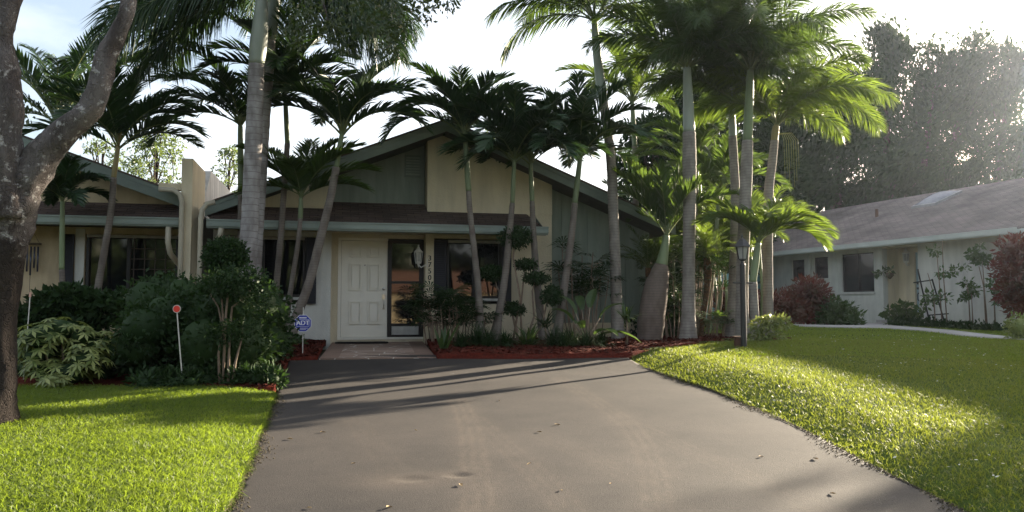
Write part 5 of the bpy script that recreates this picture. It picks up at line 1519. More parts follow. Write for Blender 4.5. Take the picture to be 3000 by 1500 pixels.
shrub('topiary_shrub', 'cloud pruned topiary with separate leaf pads on bare crooked stems', 'shrub', pc, pr3, 5200, .06, 'leaf_dark', 102, st, core=.7, loc=tuple(b0), shell=.5)

# ------------------------------------------------------------------ small white lit shrub by the lamp
Y = 14.6
cs = [tuple(at(px, py, Y)) for px, py in ((2225, 950), (2260, 940), (2290, 945), (2240, 985), (2275, 985), (2215, 990))]
shrub('shrub', 'small variegated shrub catching white sunlight right of the lamp post', 'shrub', cs, [(.17, .17, .12)] * len(cs), 1100, .07, 'leaf_var', 110, loc=(at(2255, 1000, Y)[0], Y, float(gz(4.7, Y))), shell=.4)

# ------------------------------------------------------------------ neighbour planting
CR = 'red leaved croton bushes by the neighbour wall'
def croton(label, pix, Y, rad, n, seed, size=.16, leaf='leaf_red', group=CR):
    cs = [tuple(at(px, py, Y + rr.uniform(-.3, .3))) for px, py in pix]
    q = cs[0]
    return shrub('croton_bush', label, 'shrub', cs, [rad] * len(cs), n, size, leaf, seed, core=.6, loc=(np.mean([c[0] for c in cs]), Y, float(gz(6, Y))), group=group, asp=.36, up=-.25)
croton('large red croton bush before the two small neighbour windows', ((2360, 850), (2400, 870), (2330, 880), (2390, 910), (2340, 920), (2300, 890), (2380, 850)), 24.5, (.42, .45, .4), 2600, 120)
croton('lower green and red croton right of the large croton bush', ((2440, 900), (2470, 915), (2430, 930), (2490, 935), (2410, 930)), 24.3, (.38, .4, .3), 1700, 121, leaf='leaf_mid')
croton('orange croton row at the foot of the teal fence', ((2110, 870), (2150, 880), (2190, 880), (2230, 885), (2130, 910), (2190, 915), (2260, 900)), 25.5, (.42, .4, .36), 2200, 122)
croton('tall red shrub at the frame edge by the neighbour wall', ((2975, 730), (2960, 790), (2990, 820), (2970, 860), (3010, 760), (3000, 900), (3040, 820)), 20.0, (.4, .45, .36), 3000, 123)
cs = [tuple(at(px, py, 15.5 + dy)) for px, py, dy in ((2990, 960, 0), (3010, 990, .3), (2985, 1030, 0), (3000, 1080, 0), (3030, 1040, .3), (2995, 1130, -.2), (3040, 1110, 0), (2990, 1060, 0))]
shrub('hedge', 'clipped yellow green hedge cut off by the frame edge', 'hedge', cs, [(.26, .3, .26)] * len(cs), 4200, .07, 'leaf_var', 124, core=.7, loc=(10.2, 15.5, .75))
cs = []
for px in range(2640, 2960, 26):
    cs.append(tuple(at(px, 960 + (px - 2640) * .10, 23.6 - (px - 2640) * .0105)))
shrub('hedge', 'low dark planting strip at the foot of the neighbour wall', 'hedge', cs, [(.42, .4, .3)] * len(cs), 5200, .12, 'leaf_dark', 125, core=.6, loc=(12.6, 22.2, .78))
cs = [tuple(at(px, py, 24.3)) for px, py in ((2620, 920), (2650, 905), (2640, 940), (2670, 930))]
shrub('shrub', 'round leaved shrub at the neighbour entry step', 'shrub', cs, [(.3, .3, .2)] * len(cs), 420, .17, 'leaf_mid', 126, loc=(at(2640, 950, 24.3)[0], 24.3, .8), asp=.7, shell=.2)
# climbing roses and trellis on the neighbour wall
VN_ = 'climbers on the neighbour wall'
def climber(label, pix_stems, tuft, Y, seed, leaf='leaf_mid', n=260, size=.13):
    stems = []
    for pts in pix_stems:
        P = [at(a, c, Y) for a, c in pts]; P[0][2] = .82
        stems.append(([tuple(p) for p in P], list(np.linspace(.02, .01, len(P)))))
    cs = [tuple(at(a, c, Y)) for a, c, _ in tuft]; rs = [(w * Y / F, .14, w * Y / F * .8) for *_, w in tuft]
    return shrub('climbing_shrub', label, 'shrub', cs, rs, n, size, leaf, seed, stems, loc=(stems[0][0][0][0], Y, .82), shell=.1, asp=.5, group=VN_)
climber('climbing rose with round leaves trained over the dark trellis', [[(2760, 930), (2752, 830), (2745, 740)], [(2775, 930), (2765, 820), (2760, 700)], [(2740, 930), (2735, 860), (2718, 800)]], [(2740, 735, 18), (2760, 800, 18), (2725, 870, 25), (2700, 900, 22), (2770, 870, 20), (2800, 790, 14), (2830, 785, 12), (2785, 800, 12)], 22.6, 130, n=330)
climber('tall thin shrub reaching the neighbour eave', [[(2888, 930), (2882, 840), (2868, 780)], [(2892, 930), (2884, 850), (2878, 760)]], [(2866, 760, 20), (2850, 745, 16), (2885, 760, 14), (2870, 720, 10)], 22.2, 131, n=260)
climber('short feathery shrub between the climbers on the neighbour wall', [[(2842, 930), (2838, 870), (2832, 830)], [(2850, 930), (2846, 860)]], [(2832, 830, 16), (2848, 850, 18), (2825, 870, 14)], 22.4, 132, n=200)
climber('thin sparse shrub beside the tall red shrub', [[(2915, 930), (2912, 860), (2908, 820)]], [(2908, 830, 16), (2918, 850, 14), (2925, 880, 14)], 21.6, 133, n=160)
tr = empty('trellis', (*at(2740, 930, 22.8)[:2], .8), R(-40), 'dark wooden trellis leaning against the neighbour wall', 'trellis')
b = MB(); b.tube([(-.12, 0, 0), (-.42, .0, 1.75)], .022, 6); b.tube([(.28, 0, 0), (-.05, 0, 1.45)], .022, 6); b.tube([(-.55, .0, 1.35), (-.05, 0, 1.42)], .02, 6); b.tube([(-.35, 0, .8), (.3, 0, .86)], .02, 6); b.tube([(-.2, 0, .4), (.35, 0, .45)], .02, 6)
b.build('frame', M['darkframe'], tr)
# hanging orchid basket on the neighbour wall
hb_ = at(2607, 805, 26.6)
ob = empty('hanging_basket', tuple(hb_), R(-71), 'small hanging basket with trailing leaves on the neighbour wall', 'planter')
b = MB(); b.lathe([(.03, -.14), (.11, -.04), (.13, .06), (.11, .06), (.02, -.1)], (0, 0, 0), 10); b.build('basket', M['wood'], ob)
P_, N_ = leafcloud([(0, 0, .12), (-.3, -.05, .12), (-.55, -.05, .06)], [(.16, .1, .1), (.2, .08, .07), (.14, .06, .05)], 60, rr, .1)
V_, Q_ = leaves(P_, N_, .16, rr, .5); np_mesh('foliage', V_, [Q_], M['leaf_mid'], ob)

# ------------------------------------------------------------------ broadleaf trees
def limb(b, pts, rad, n=14, k=24, rough=.03, r=None):
    pts = np.array(pts, float); rad = np.array(rad, float)
    s = np.linspace(0, len(pts) - 1, k); out = []
    for q in s:
        j = int(min(q, len(pts) - 2)); f = q - j
        p0, p1, p2, p3 = pts[max(j - 1, 0)], pts[j], pts[j + 1], pts[min(j + 2, len(pts) - 1)]
        out.append(.5 * ((2 * p1) + (-p0 + p2) * f + (2 * p0 - 5 * p1 + 4 * p2 - p3) * f * f + (-p0 + 3 * p1 - 3 * p2 + p3) * f ** 3))
    rd = np.interp(s, np.arange(len(pts)), rad)
    i0 = len(b.v); b.tube(out, list(rd), n)
    for i in range(k):
        c = out[i]
        for j in range(n):
            q = i0 + i * n + j; v = np.array(b.v[q])
            f = 1 + .06 * math.sin(j * 1.9 + i * .5) + .05 * math.sin(j * .9 - i * .8) + r.normal(0, rough)
            b.v[q] = tuple(c + (v - c) * f)
Y = 7.3
tb = at(14, 1262, Y); tb[2] = float(lawn_l_z(tb[0], tb[1])) - .05
lt = empty('tree', tuple(tb), 0, 'forked grey barked tree at the lawn with lichen and dark stains', 'tree')
def rel(pts): return [np.array(p) - tb for p in pts]
r_ = np.random.default_rng(140)
b = MB()
tp = [at(-10, 1300, Y), at(-10, 1240, Y), at(-6, 1100, Y), at(-2, 900, Y), at(12, 720, Y), at(36, 600, Y), at(52, 540, Y)]
tp[0][2] = tb[2] - .1
limb(b, rel(tp), [w * Y / F / 2 for w in (140, 110, 92, 92, 126, 135, 120)], 22, 44, .025, r_)
limb(b, rel([at(30, 620, Y), at(72, 545, Y), at(110, 480, Y), at(150, 425, Y), at(200, 378, Y), at(258, 325, Y), at(284, 280, Y), at(297, 225, Y), at(318, 150, Y), at(352, 85, Y), at(372, 30, Y), at(380, -60, Y), at(400, -180, Y), at(470, -330, Y)]), [w * Y / F / 2 for w in (105, 104, 96, 86, 76, 68, 66, 64, 56, 46, 44, 42, 38, 30)], 18, 60, .022, r_)
limb(b, rel([at(10, 640, Y - .1), at(10, 520, Y - .12), at(8, 400, Y - .15), at(12, 300, Y - .15), at(8, 220, Y - .15), at(2, 130, Y - .15), at(10, 60, Y - .15), at(30, -20, Y - .1), at(40, -150, Y)]), [w * Y / F / 2 for w in (110, 100, 98, 98, 90, 66, 60, 66, 60)], 18, 44, .022, r_)
# high boughs reaching over the drive
limb(b, rel([at(400, -180, Y), at(560, -260, Y + .8), at(760, -280, Y + 1.6), at(980, -220, Y + 2.2), at(1180, -120, Y + 2.6)]), [.075, .06, .05, .035, .02], 8, 20, .02, r_)
limb(b, rel([at(760, -280, Y + 1.6), at(860, -160, Y + 2), at(930, -40, Y + 2.2), at(960, 60, Y + 2.3)]), [.035, .03, .02, .012], 7, 12, .02, r_)
limb(b, rel([at(40, -150, Y), at(100, -400, Y), at(260, -600, Y + 1)]), [.14, .1, .06], 8, 10, .02, r_)
b.build('trunk', M['bark'], lt, True)
cl, rl = [], []
for (px, py, w, h) in ((880, -20, 110, 60), (1000, -10, 120, 55), (1120, -10, 130, 50), (1230, -15, 110, 40), (1310, -5, 70, 26), (960, 60, 100, 50), (1060, 70, 90, 40), (1150, 50, 90, 38), (1140, 130, 40, 45), (1110, 90, 60, 40), (1000, 110, 70, 45), (900, 60, 80, 60), (1240, 30, 60, 26), (860, 110, 50, 40), (1170, 85, 40, 30)):
    c = at(px, py, Y + 2.4 + rr.uniform(-.4, .4)); cl.append(tuple(c)); q = (Y + 2.4) / F; rl.append((w * q * .62, .5, h * q * .75))
for (px, py) in ((520, -330), (700, -350), (900, -330), (1100, -260), (300, -560), (500, -560), (750, -520)):
    c = at(px, py, Y + 2); cl.append(tuple(c)); rl.append((.8, .8, .45))
for (px, py) in ((345, 15), (80, 300), (82, 340), (335, 170)):
    cl.append(tuple(at(px, py, Y + (.2 if px > 200 else .6)))); rl.append((.06, .08, .07))
P_, N_ = leafcloud(cl, rl, 8000, rr, .15)
V_, Q_ = leaves(P_, N_, .072, rr, .42, .5)
np_mesh('crown', V_ - tb, [Q_], M['leaf_tree'], lt)

def bigtree(label, x, y, h, w, seed, n=9000, leaf='leaf_far', size=.5, lean=(.15, 0), group='tall trees beyond the neighbour roof', trunk_r=.3, zlo=.25, wisp=True, asp=.32, gap=.25):
    r = np.random.default_rng(seed); z0 = float(base(y))
    t = empty('tree', (x, y, z0), 0, label, 'tree', group)
    b = MB(); limb(b, [(0, 0, -.2), (.1, 0, h * .3), (lean[0] * h * .5, 0, h * .6), (lean[0] * h, 0, h * .92)], [trunk_r, trunk_r * .75, trunk_r * .5, .05], 9, 16, .03, r)
    cs, rs = [], []
    for k in range(64):
        q = r.uniform(zlo, 1.0) ; a = r.uniform(0, 6.28)
        prof = math.sin(math.pi * min(1, .18 + .78 * (q - zlo) / (1 - zlo))) ** .7
        rad = w * prof * math.sqrt(r.uniform(.05, 1))
        c = np.array([lean[0] * h * q + rad * math.cos(a), rad * math.sin(a), h * q])
        cs.append(c); s = w * r.uniform(gap * .6, gap)
        rs.append((s, s, s * (1.25 if wisp else .75)))
        if k % 3 == 0:
            j = np.array([lean[0] * h * q * .8, 0, h * q * .75]); b.tube([j, (j + c) / 2 + r.normal(0, .15, 3), c], [trunk_r * .3, trunk_r * .2, .02], 5)
    b.build('trunk', M['darkbark'], t, True)
    P, N = leafcloud(cs, rs, n, r, .45)
    V, Q = leaves(P, N, size, r, asp, .2, dirbias=(.35, 0, .9) if wisp else None)
    np_mesh('crown', V, [Q], M[leaf], t)
    return t
def bx_(px, Y): return at(px, 800, Y)[0]
def plumetree(label, x, y, h, w, seed, n=16000, lean=.15, leaf='leaf_far', size=.36, group='tall trees beyond the neighbour roof'):
    r = np.random.default_rng(seed); z0 = float(base(y))
    t = empty('tree', (x, y, z0), 0, label, 'tree', group)
    b = MB(); limb(b, [(0, 0, -.2), (.1, 0, h * .3), (lean * h * .4, 0, h * .6), (lean * h, 0, h * .95)], [.32, .26, .16, .03], 9, 16, .03, r)
    nb = 24; A, D, S = [], [], []
    for k in range(nb):
        q = .10 + .86 * (k + r.uniform(0, .8)) / nb
        p0 = np.array([lean * h * q * q, 0, h * q * .92]); a = r.uniform(0, 6.28); L = w * (1.15 - q * .85) * r.uniform(.75, 1.25)
        el = R(r.uniform(8, 30) + 45 * q)
        d = np.array([math.cos(a) * math.cos(el) + lean * .8, math.sin(a) * math.cos(el), math.sin(el)]); d /= np.linalg.norm(d)
        pts = [p0]; dd = d.copy()
        for i in range(6):
            dd = dd + np.array([lean * .12, 0, .10 if i < 4 else -.05]); dd /= np.linalg.norm(dd); pts.append(pts[-1] + dd * L / 6)
        b.tube(pts, list(np.linspace(.09 * (1.2 - q), .012, 7)), 5)
        m = int(n / nb * (1.3 - .6 * q)); u = r.uniform(.12, 1.02, m) ** .8 * 6
        i0 = np.clip(u.astype(int), 0, 5); f = (u - i0)[:, None]; P = np.array(pts)
        c = P[i0] * (1 - f) + P[i0 + 1] * f; tg = P[i0 + 1] - P[i0]; tg /= np.linalg.norm(tg, axis=1)[:, None]
        rad = (.16 + .50 * np.sin(np.pi * np.clip(u / 6.4, 0, 1)))[:, None] * w * .2
        A.append(c + r.normal(0, 1, (m, 3)) * rad * np.array([1, 1, .8])); D.append(tg + r.normal(0, .35, (m, 3)) - np.array([0, 0, .05]))
    b.build('trunk', M['darkbark'], t, True)
    P = np.vstack(A); dr = np.vstack(D); dr /= np.linalg.norm(dr, axis=1)[:, None]; m = len(P)
    s = np.cross(dr, r.normal(size=(m, 3))); s /= np.linalg.norm(s, axis=1)[:, None]
    L = size * r.uniform(.6, 1.3, m); e = s * (L * .17)[:, None]; mid = P + dr * (L * .45)[:, None]
    V = np.stack([P, mid + e, P + dr * L[:, None] - np.array([0, 0, .12]) * L[:, None], mid - e], 1).reshape(-1, 3)
    np_mesh('crown', V, [np.arange(4 * m, dtype=np.int32).reshape(m, 4)], M[leaf], t)
    return t
plumetree('hazy tall tree with pointed top left of the bright gap', bx_(2600, 44), 44, 17.4, 4.4, 151, 19000, .03)
plumetree('hazy tall tree with feathery top above the roof skylight', bx_(2690, 45), 45, 15.6, 5.0, 152, 19000, .10)
plumetree('hazy windswept tree leaning right above the neighbour roof ridge', bx_(2760, 46), 46, 17.0, 5.0, 153, 19000, .14)
plumetree('pale windswept tree at the frame edge beyond the neighbour roof', bx_(2905, 46), 46, 16.4, 4.8, 154, 19000, .12)
plumetree('shorter dark tree low behind the neighbour roof end', bx_(2450, 42), 42, 14.0, 4.6, 155, 22000, .05)
plumetree('broad dark tree filling the gap above the teal fence', bx_(2290, 40), 40, 12.0, 4.6, 156, 22000, .03)
bigtree('unseen leafy tree added past the neighbour house to shade the lawn', 23.2, 20.9, 8.4, 3.2, 170, 9000, lean=(0, 0), wisp=False, group='trees behind the houses', size=.26)  # out of view, added so that it shades the near part of the lawn
bigtree('dark leafy tree behind the foxtail palm crowns', bx_(2080, 34), 34, 11.0, 3.6, 157, 20000, zlo=.12, lean=(0, 0), wisp=False, group='trees behind the houses', size=.3)
bigtree('dense dark tree behind the roof slope above the sage siding', bx_(1930, 30), 30, 7.6, 2.6, 158, 14000, zlo=.15, lean=(0, 0), wisp=False, group='trees behind the houses', size=.26)
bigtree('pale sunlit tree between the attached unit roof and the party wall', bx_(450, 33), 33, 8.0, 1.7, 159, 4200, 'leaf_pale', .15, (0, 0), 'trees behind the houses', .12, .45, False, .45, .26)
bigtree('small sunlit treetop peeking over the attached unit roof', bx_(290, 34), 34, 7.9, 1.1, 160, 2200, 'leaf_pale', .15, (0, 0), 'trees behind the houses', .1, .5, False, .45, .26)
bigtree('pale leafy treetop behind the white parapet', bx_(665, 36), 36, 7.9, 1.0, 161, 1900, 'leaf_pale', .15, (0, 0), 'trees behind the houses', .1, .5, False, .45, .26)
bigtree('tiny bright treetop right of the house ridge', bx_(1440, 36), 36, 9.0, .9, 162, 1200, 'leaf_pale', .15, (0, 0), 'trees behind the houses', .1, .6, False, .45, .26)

# ------------------------------------------------------------------ lamp post
lp = np.array([at(2180, 1030, 13.3)[0], 13.3, 0]); lp[2] = float(lawn_r_z(lp[0], lp[1])) - .02
lamp = empty('lamp_post', tuple(lp), R(20), 'black lamp post with lantern and ladder bar at the lawn tip', 'lamp post')
b = MB(); b.tube([(0, 0, 0), (0, 0, 1.40)], [.052, .047], 14); b.lathe([(.052, 1.40), (.045, 1.42), (.03, 1.44), (.03, 1.47)], (0, 0, 0), 12); b.build('pole', M['blackmetal'], lamp)
b = MB(); b.tube([(-.20, 0, 1.10), (.20, 0, 1.10)], .012, 8); b.build('ladder_bar', M['blackmetal'], lamp)
b = MB()
b.lathe([(.03, 1.47), (.075, 1.49), (.075, 1.505), (.03, 1.51)], (0, 0, 0), 6)
for k in range(6):
    a = k * math.pi / 3
    b.tube([(.07 * math.cos(a), .07 * math.sin(a), 1.50), (.11 * math.cos(a), .11 * math.sin(a), 1.71)], .007, 5)
b.lathe([(.145, 1.705), (.14, 1.72), (.10, 1.78), (.06, 1.83), (.03, 1.85), (.012, 1.86), (.018, 1.885), (.006, 1.92)], (0, 0, 0), 6)
b.build('lantern_cage', M['blackmetal'], lamp)
b = MB(); b.lathe([(.066, 1.506), (.103, 1.70)], (0, 0, 0), 6); b.build('lantern_glass', M['lampglass'], lamp)
bo = at(2163, 1022, 13.4); bo[2] = float(lawn_r_z(bo[0], bo[1]))
ub = empty('utility_box', tuple(bo), 0, 'small brown outlet box on the ground beside the lamp post', 'outlet box')
b = MB(); b.box(-.06, .06, -.05, .05, -.05, .16); b.box(-.08, .08, -.07, .07, .16, .18); b.build('box', M['rust'], ub)

# ------------------------------------------------------------------ yard signs, stakes, chimes
sp = G(886, 1049); spz = float(base(sp[1])) + .08
ss_ = empty('yard_sign', (sp[0], sp[1], spz), R(3), 'blue octagonal security yard sign on thin stake by the patio', 'sign')
b = MB(); b.tube([(0, .008, -.1), (0, .008, .75)], .006, 6); b.build('stake', M['whitemetal'], ss_)
def octo(rad, y0, y1, cz):
    P = [(rad * math.cos(R(22.5 + 45 * k)), cz + rad * math.sin(R(22.5 + 45 * k))) for k in range(8)]
    b = MB(); b.prism(P, y0, 'y', y1); return b
octo(.148, -.004, .004, .49).build('sign_border', M['signwhite'], ss_)
sg = octo(.138, -.007, -.0041, .49).build('sign_panel', M['signblue'], ss_)
b = MB(); b.box(-.103, .103, -.0085, -.0072, .435, .552); b.build('logo_frame', M['signwhite'], sg)
b = MB(); b.box(-.097, .097, -.0098, -.0086, .441, .546); b.build('logo_field', M['signblue'], sg)
def put_text(txt, size, cx, y, cz, m, parent, name, sx=1.0, boldd=.003):
    b = MB()
    for dx in (-boldd, 0, boldd):
        me = text_mesh(txt, size, .0006)
        b.add([(v.co.x * sx + cx + dx, y - v.co.z + dx * .02, v.co.y + cz) for v in me.vertices], [tuple(p.vertices) for p in me.polygons]); bpy.data.meshes.remove(me)
    return b.build(name, m, parent)
put_text('ADT', .105, 0, -.0106, .492, M['signwhite'], sg, 'lettering', 1.0, .005)
put_text('MONITORED', .024, 0, -.0085, .578, M['signwhite'], sg, 'small_lettering', 1, .001) if False else None
b = MB(); b.box(-.06, .06, -.0085, -.0072, .568, .590); b.box(-.085, .085, -.0085, -.0072, .404, .414); b.box(-.05, .05, -.0085, -.0072, .384, .392); b.build('text_line', M['signwhite'], sg)

q = at(537, 1090, 9.6); qz = float(gz(q[0], 9.6))
st_ = empty('reflector_stake', (q[0], 9.6, qz), 0, 'white driveway stake topped by a round red reflector before the hedge', 'marker')
top = at(519, 905, 9.6) - np.array([q[0], 9.6, qz])
b = MB(); b.tube([(0.01, 0, 0), (top[0] * .5, 0, top[2] * .5), (top[0], 0, top[2] - .04)], .008, 6); b.build('rod', M['stake'], st_)
b = MB(); b.lathe([(.001, -.008), (.040, -.008), (.043, 0), (.040, .008), (.001, .008)], (0, 0, 0), 20); b.v = [(p[0] + top[0], p[2] - .01, p[1] + top[2]) for p in b.v]; b.build('reflector', M['red'], st_)
b = MB(); b.lathe([(.043, -.006), (.048, -.006), (.048, .006), (.043, .006)], (0, 0, 0), 20); b.v = [(p[0] + top[0], p[2] - .01, p[1] + top[2]) for p in b.v]; b.build('rim', M['stake'], st_)
q = at(72, 1010, 10.2); qz = float(gz(q[0], 10.2)); top = at(88, 870, 10.2) - np.array([q[0], 10.2, qz])
s2_ = empty('stake', (q[0], 10.2, qz), 0, 'plain white stake leaning beside the forked tree trunk', 'marker')
b = MB(); b.tube([(0, 0, -.05), (top[0], 0, top[2])], .0065, 6); b.build('rod', M['stake'], s2_)
b = MB(); b.tube([(top[0], 0, top[2]), (top[0] + .004, 0, top[2] + .06)], .014, 8); b.build('cap', mat('pinkish_cap', (.6, .35, .28), rough=.6), s2_)
# wind chime and wreath on the attached unit wall
YW = 14.75
wc = at(95, 715, YW)
ch = empty('wind_chime', tuple(wc), HY, 'dark wind chime with hanging tubes before a twig wreath', 'wind chime')
b = MB(); b.tube([(-.17, -.06, 0), (.17, -.06, 0)], .02, 8); b.build('bar', M['wood'], ch)
b = MB(); b.tube([(-.14, -.06, .01), (0, -.06, .28), (.14, -.06, .01)], .004, 5); b.tube([(0, -.06, -.6), (0, -.06, -1.02)], .004, 5); b.build('cord', M['darkframe'], ch)
for k in range(5):
    b = MB(); x = -.12 + .06 * k; b.tube([(x, -.06, -.05), (x, -.06, -.45 - .07 * (k % 3))], .016, 8); b.build('tube', mat('chime_metal', (.10, .11, .14), rough=.35, metal=.6) if k == 0 else bpy.data.materials['chime_metal'], ch, True)
b = MB(); b.lathe([(.001, -.06), (.05, -.03), (.055, .0), (.05, .03), (.001, .06)], (0, 0, 0), 10); b.v = [(p[0], -.06 + p[1] * .2, -1.08 + p[2]) for p in b.v]; b.build('clapper', M['wood'], ch)
wr = empty('wreath', tuple(at(95, 800, YW + .12)), HY, 'round dark twig wreath hung on the attached unit wall', 'wreath')
b = MB()
for k in range(9):
    pts = []
    for i in range(25):
        a = 2 * math.pi * i / 24; q = .21 + .03 * math.sin(a * (2 + k % 3) + k)
        pts.append((q * math.cos(a), .02 * math.sin(a * 3 + k), q * math.sin(a)))
    b.tube(pts, .012, 5)
b.build('twig_ring', M['rust'], wr)

# ------------------------------------------------------------------ fallen leaves and pebbles on the driveway
FL = 'dry leaves scattered on the driveway'
proto = None
for i, (px, py) in enumerate(((1218, 1262), (1463, 1174), (1580, 1267), (1632, 1245), (1550, 1363), (946, 1268), (1035, 1357), (906, 1490), (1350, 1424), (2230, 1338), (2390, 1346), (1645, 1440), (1140, 1488), (2440, 1448), (850, 1288), (1790, 1420))):
    q = G(px, py)
    if proto is None:
        b = MB(); b.add([(-.03, 0, .003), (-.01, -.012, .008), (.012, -.011, .012), (.03, 0, .004), (.012, .011, .010), (-.01, .012, .009), (0, 0, .002)], [(0, 1, 6), (1, 2, 6), (2, 3, 6), (3, 4, 6), (4, 5, 6), (5, 0, 6)])
        proto = b.build('fallen_leaf', M['fallen']); o = proto
    else:
        o = proto.copy(); col.objects.link(o)
    o.location = (q[0], q[1], float(drive_z(np.array(q[0]), np.array(q[1]))) + .004); o.rotation_euler = (random.uniform(-.2, .2), random.uniform(-.2, .2), random.uniform(0, 6.28)); k = random.uniform(.6, 1.2); o.scale = (k, k, k)
    tag(o, 'small dry brown leaf fallen on the dark asphalt driveway', 'leaf', FL)
q = G(1400, 1393)

# ------------------------------------------------------------------ grass
def grass(name, n, x0, x1, y0, y1, zf, keep, size, w, m, seed, label, dens=None, two=True):
    r = np.random.default_rng(seed)
    x = r.uniform(x0, x1, n); y = y0 + (y1 - y0) * r.uniform(0, 1, n) ** 1.25
    k = keep(x, y); x = x[k]; y = y[k]; n = len(x)
    z = zf(x, y) - .008
    pn = np.sin(x * 2.3 + 1.3 * np.sin(y * 1.7)) * np.cos(y * 2.9 + x)
    h = size * r.uniform(.55, 1.25, n) * (1 + .22 * pn); ww = w * r.uniform(.7, 1.2, n)
    a = r.uniform(0, 6.28, n); le = r.uniform(.15, 1.0, n)
    d = np.column_stack([np.cos(a) * le, np.sin(a) * le, np.ones(n)]); d /= np.linalg.norm(d, axis=1)[:, None]
    b = r.uniform(0, 6.28, n)
    s = np.column_stack([np.cos(b), np.sin(b), np.zeros(n)]) * ww[:, None] * .5
    p = np.column_stack([x, y, z])
    mid = p + d * (h * .55)[:, None]
    tip = p + d * (h * .85)[:, None] + np.column_stack([np.cos(a), np.sin(a), -.15 * np.ones(n)]) * (h * .35)[:, None]
    V = np.stack([p - s, p + s, mid + s * .8, mid - s * .8, tip], 1).reshape(-1, 3)
    i5 = np.arange(n, dtype=np.int32)[:, None] * 5
    o = np_mesh(name, V, [i5 + np.array([[0, 1, 2, 3]], np.int32), i5 + np.array([[3, 2, 4]], np.int32)], m)
    return tag(o, label, kind='stuff')
LPA = lawn_l_poly; RPA = lawn_r_poly
infl = lambda x, y: inpoly(x, y, LPA) & (x > -.66 * y - .6)
grass('grass', 230000, -7.5, -1.4, 4.3, 10.2, lawn_l_z, infl, .060, .0062, M['grass'], 201, 'short bright green grass blades on the left lawn')
infr = lambda x, y: inpoly(x, y, RPA) & ~inpoly(x, y, mulch_r_poly) & (x < .70 * y + .8) & ~inpoly(x, y, path_poly)
grass('grass', 240000, 1.8, 12, 4.2, 15.5, lawn_r_z, infr, .056, .0065, M['grass2'], 202, 'sunlit coarse grass blades on the rounded lawn tip')
grass('grass', 90000, 3.5, 16, 12.0, 26.0, lawn_r_z, infr, .055, .016, M['grass'], 203, 'shaded grass blades reaching to the neighbour path')
def flecks(n, seed):
    r = np.random.default_rng(seed)
    x = r.uniform(2.5, 9, n * 3); y = r.uniform(5, 17, n * 3); k = infr(x, y); x = x[k][:n]; y = y[k][:n]; n = len(x)
    z = lawn_r_z(x, y) + r.uniform(.03, .05, n)
    V = []
    a = r.uniform(0, 6.28, n); s = r.uniform(.010, .022, n)
    dx = np.column_stack([np.cos(a), np.sin(a), r.uniform(-.4, .4, n)]) * s[:, None]; dy = np.column_stack([-np.sin(a), np.cos(a), r.uniform(-.4, .4, n)]) * s[:, None] * .6
    c = np.column_stack([x, y, z]); V = np.stack([c - dx, c + dy, c + dx, c - dy], 1).reshape(-1, 3)
    tag(np_mesh('leaf_litter', V, [np.arange(4 * n, dtype=np.int32).reshape(n, 4)], M['clover']), 'small pale flecks of litter and clover in the grass', kind='stuff')
flecks(420, 204)

def crumbs(line, n, seed, sgn, ylim):
    r = np.random.default_rng(seed)
    L = np.array([p for p in line if p[1] < ylim]); seg = np.linalg.norm(np.diff(L, axis=0), axis=1); cum = np.concatenate([[0], np.cumsum(seg)])
    q = r.uniform(0, cum[-1], n); x = np.interp(q, cum, L[:, 0]); y = np.interp(q, cum, L[:, 1])
    x = x + sgn * (np.abs(r.normal(0, .05, n)) - .015) * (1 + .8 * np.sin(y * 3.1)); z = base(y) + .006
    V = []; Fs = []
    V = np.empty((n, 6, 3)); sz = r.uniform(.003, .009, n)
    for k, d in enumerate(((1, 0, 0), (0, 1, 0), (-1, 0, 0), (0, -1, 0), (0, 0, .8), (0, 0, -.8))):
        V[:, k] = np.column_stack([x, y, z]) + np.array(d) * (sz * r.uniform(.6, 1.3, n))[:, None]
    i6 = np.arange(n, dtype=np.int32)[:, None] * 6
    fl = [i6 + np.array([f], np.int32) for f in ((0, 1, 4), (1, 2, 4), (2, 3, 4), (3, 0, 4), (1, 0, 5), (2, 1, 5), (3, 2, 5), (0, 3, 5))]
    tag(np_mesh('soil_crumbs', V.reshape(-1, 3), fl, M['edge']), 'loose soil crumbs spilled along the driveway edge', kind='stuff')
crumbs(Lw, 4200, 301, 1, 9.6)
crumbs(Rw, 4200, 302, -1, 12)
# runners of grass creeping over the driveway edge
def creep(line, n, sgn, seed, zf, m, ylim):
    r = np.random.default_rng(seed)
    L = np.array([p for p in line if p[1] < ylim]); seg = np.linalg.norm(np.diff(L, axis=0), axis=1); cum = np.concatenate([[0], np.cumsum(seg)])
    q = r.uniform(0, cum[-1], n); x = np.interp(q, cum, L[:, 0]) - sgn * r.uniform(0, .05, n); y = np.interp(q, cum, L[:, 1])
    z = zf(x, y) - r.uniform(0, .04, n); h = r.uniform(.03, .10, n) * (.7 + .6 * (np.sin(y * 4.3) + np.sin(y * 11) > .3))
    a = r.uniform(-1.2, 1.2, n); d = np.column_stack([sgn * np.cos(a), np.sin(a), r.uniform(.1, 1.0, n)]); d /= np.linalg.norm(d, axis=1)[:, None]
    w = np.column_stack([-np.sin(a), sgn * np.cos(a), np.zeros(n)]) * .0042
    p = np.column_stack([x, y, z]); mid = p + d * (h * .55)[:, None]; tip = mid + d * (h * .4)[:, None] - np.array([0, 0, .35]) * h[:, None]
    V = np.stack([p - w, p + w, mid + w, mid - w, tip], 1).reshape(-1, 3); i5 = np.arange(n, dtype=np.int32)[:, None] * 5
    tag(np_mesh('grass', V, [i5 + np.array([[0, 1, 2, 3]], np.int32), i5 + np.array([[3, 2, 4]], np.int32)], m), 'grass blades leaning over the driveway edge', kind='stuff')
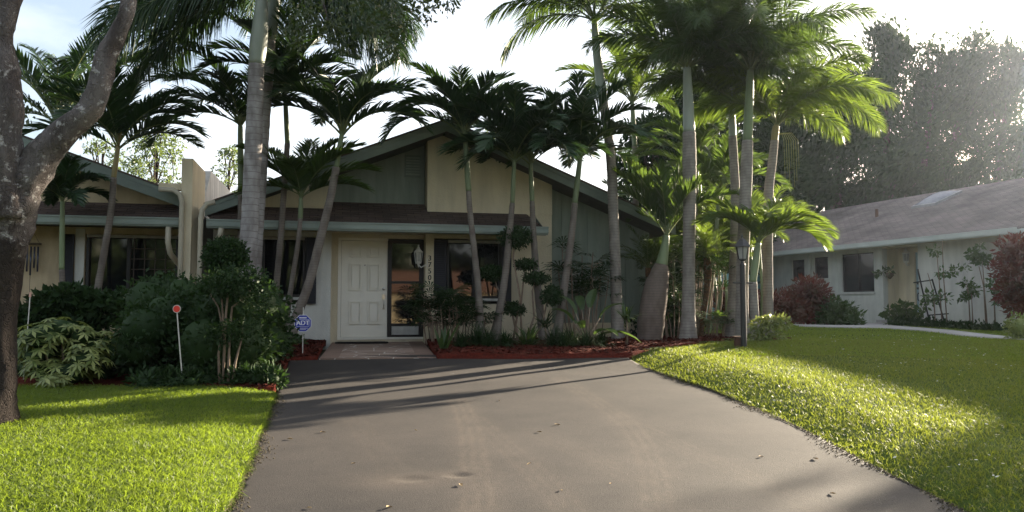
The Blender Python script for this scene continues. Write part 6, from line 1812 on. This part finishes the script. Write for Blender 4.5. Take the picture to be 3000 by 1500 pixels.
creep(Lw, 5000, 1, 303, lawn_l_z, M['grass'], 9.7)
creep(Rw, 6000, -1, 304, lawn_r_z, M['grass2'], 13)

# ------------------------------------------------------------------ across the street, seen in the window reflections
b = MB(); b.add([(-60, -14, -.44), (60, -14, -.44), (60, -6, -.27), (-60, -6, -.27)], [(0, 1, 2, 3)]); tag(b.build('street', M['tarmac']), kind='structure')
oh = empty('house', (15, -27, -.4), R(-4), 'sunlit cream house across the street mirrored in the panes', 'house')
b = MB(); b.box(-5, 5, -6, 0, 0, 3.0); b.build('wall', M['stucco_tan'], oh)
b = MB(); b.prism([(-6.7, 2.9), (.7, 2.9), (-3, 4.7)], -5.6, 'x', 5.6); b.build('roof', M['tile'], oh)
b = MB(); b.box(-3.6, -1.8, .0, .05, .9, 2.3); b.build('window', M['glass_n'], oh)
b = MB(); b.box(.5, 1.5, .0, .05, .0, 2.1); b.build('door', M['teal'], oh)
cs = [(x, -36 + rr.uniform(-3, 3), rr.uniform(2.5, 7.5)) for x in np.linspace(-50, 50, 34)]
wd = shrub('woods', 'continuous leafy tree belt across the street', 'woods', cs, [(3.2, 2.5, 3.6)] * len(cs), 9000, 1.1, 'leaf_tree', 210, core=.85, loc=(0, -36, -.5))
tag(wd, kind='stuff')

# ------------------------------------------------------------------ added scattering volume that imitates the lens veil of the low sun
hz = bpy.data.materials.new('glare_volume'); hz.use_nodes = True
hn_ = hz.node_tree.nodes; hl_ = hz.node_tree.links
for x_ in list(hn_):
    if x_.type == 'BSDF_PRINCIPLED': hn_.remove(x_)
pv = hn_.new('ShaderNodeVolumePrincipled')
pv.inputs['Color'].default_value = (.70, .80, 1.0, 1)
pv.inputs['Density'].default_value = 0.0003
pv.inputs['Anisotropy'].default_value = 0.86
hl_.new(pv.outputs[0], hn_['Material Output'].inputs['Volume'])
b = MB(); b.box(-45, 62, -42, 75, -2.5, 21)
tag(b.build('glare_haze', hz), 'thin pale volume added to imitate sun glare over the front yard', kind='stuff')
scene.cycles.volume_bounces = 0
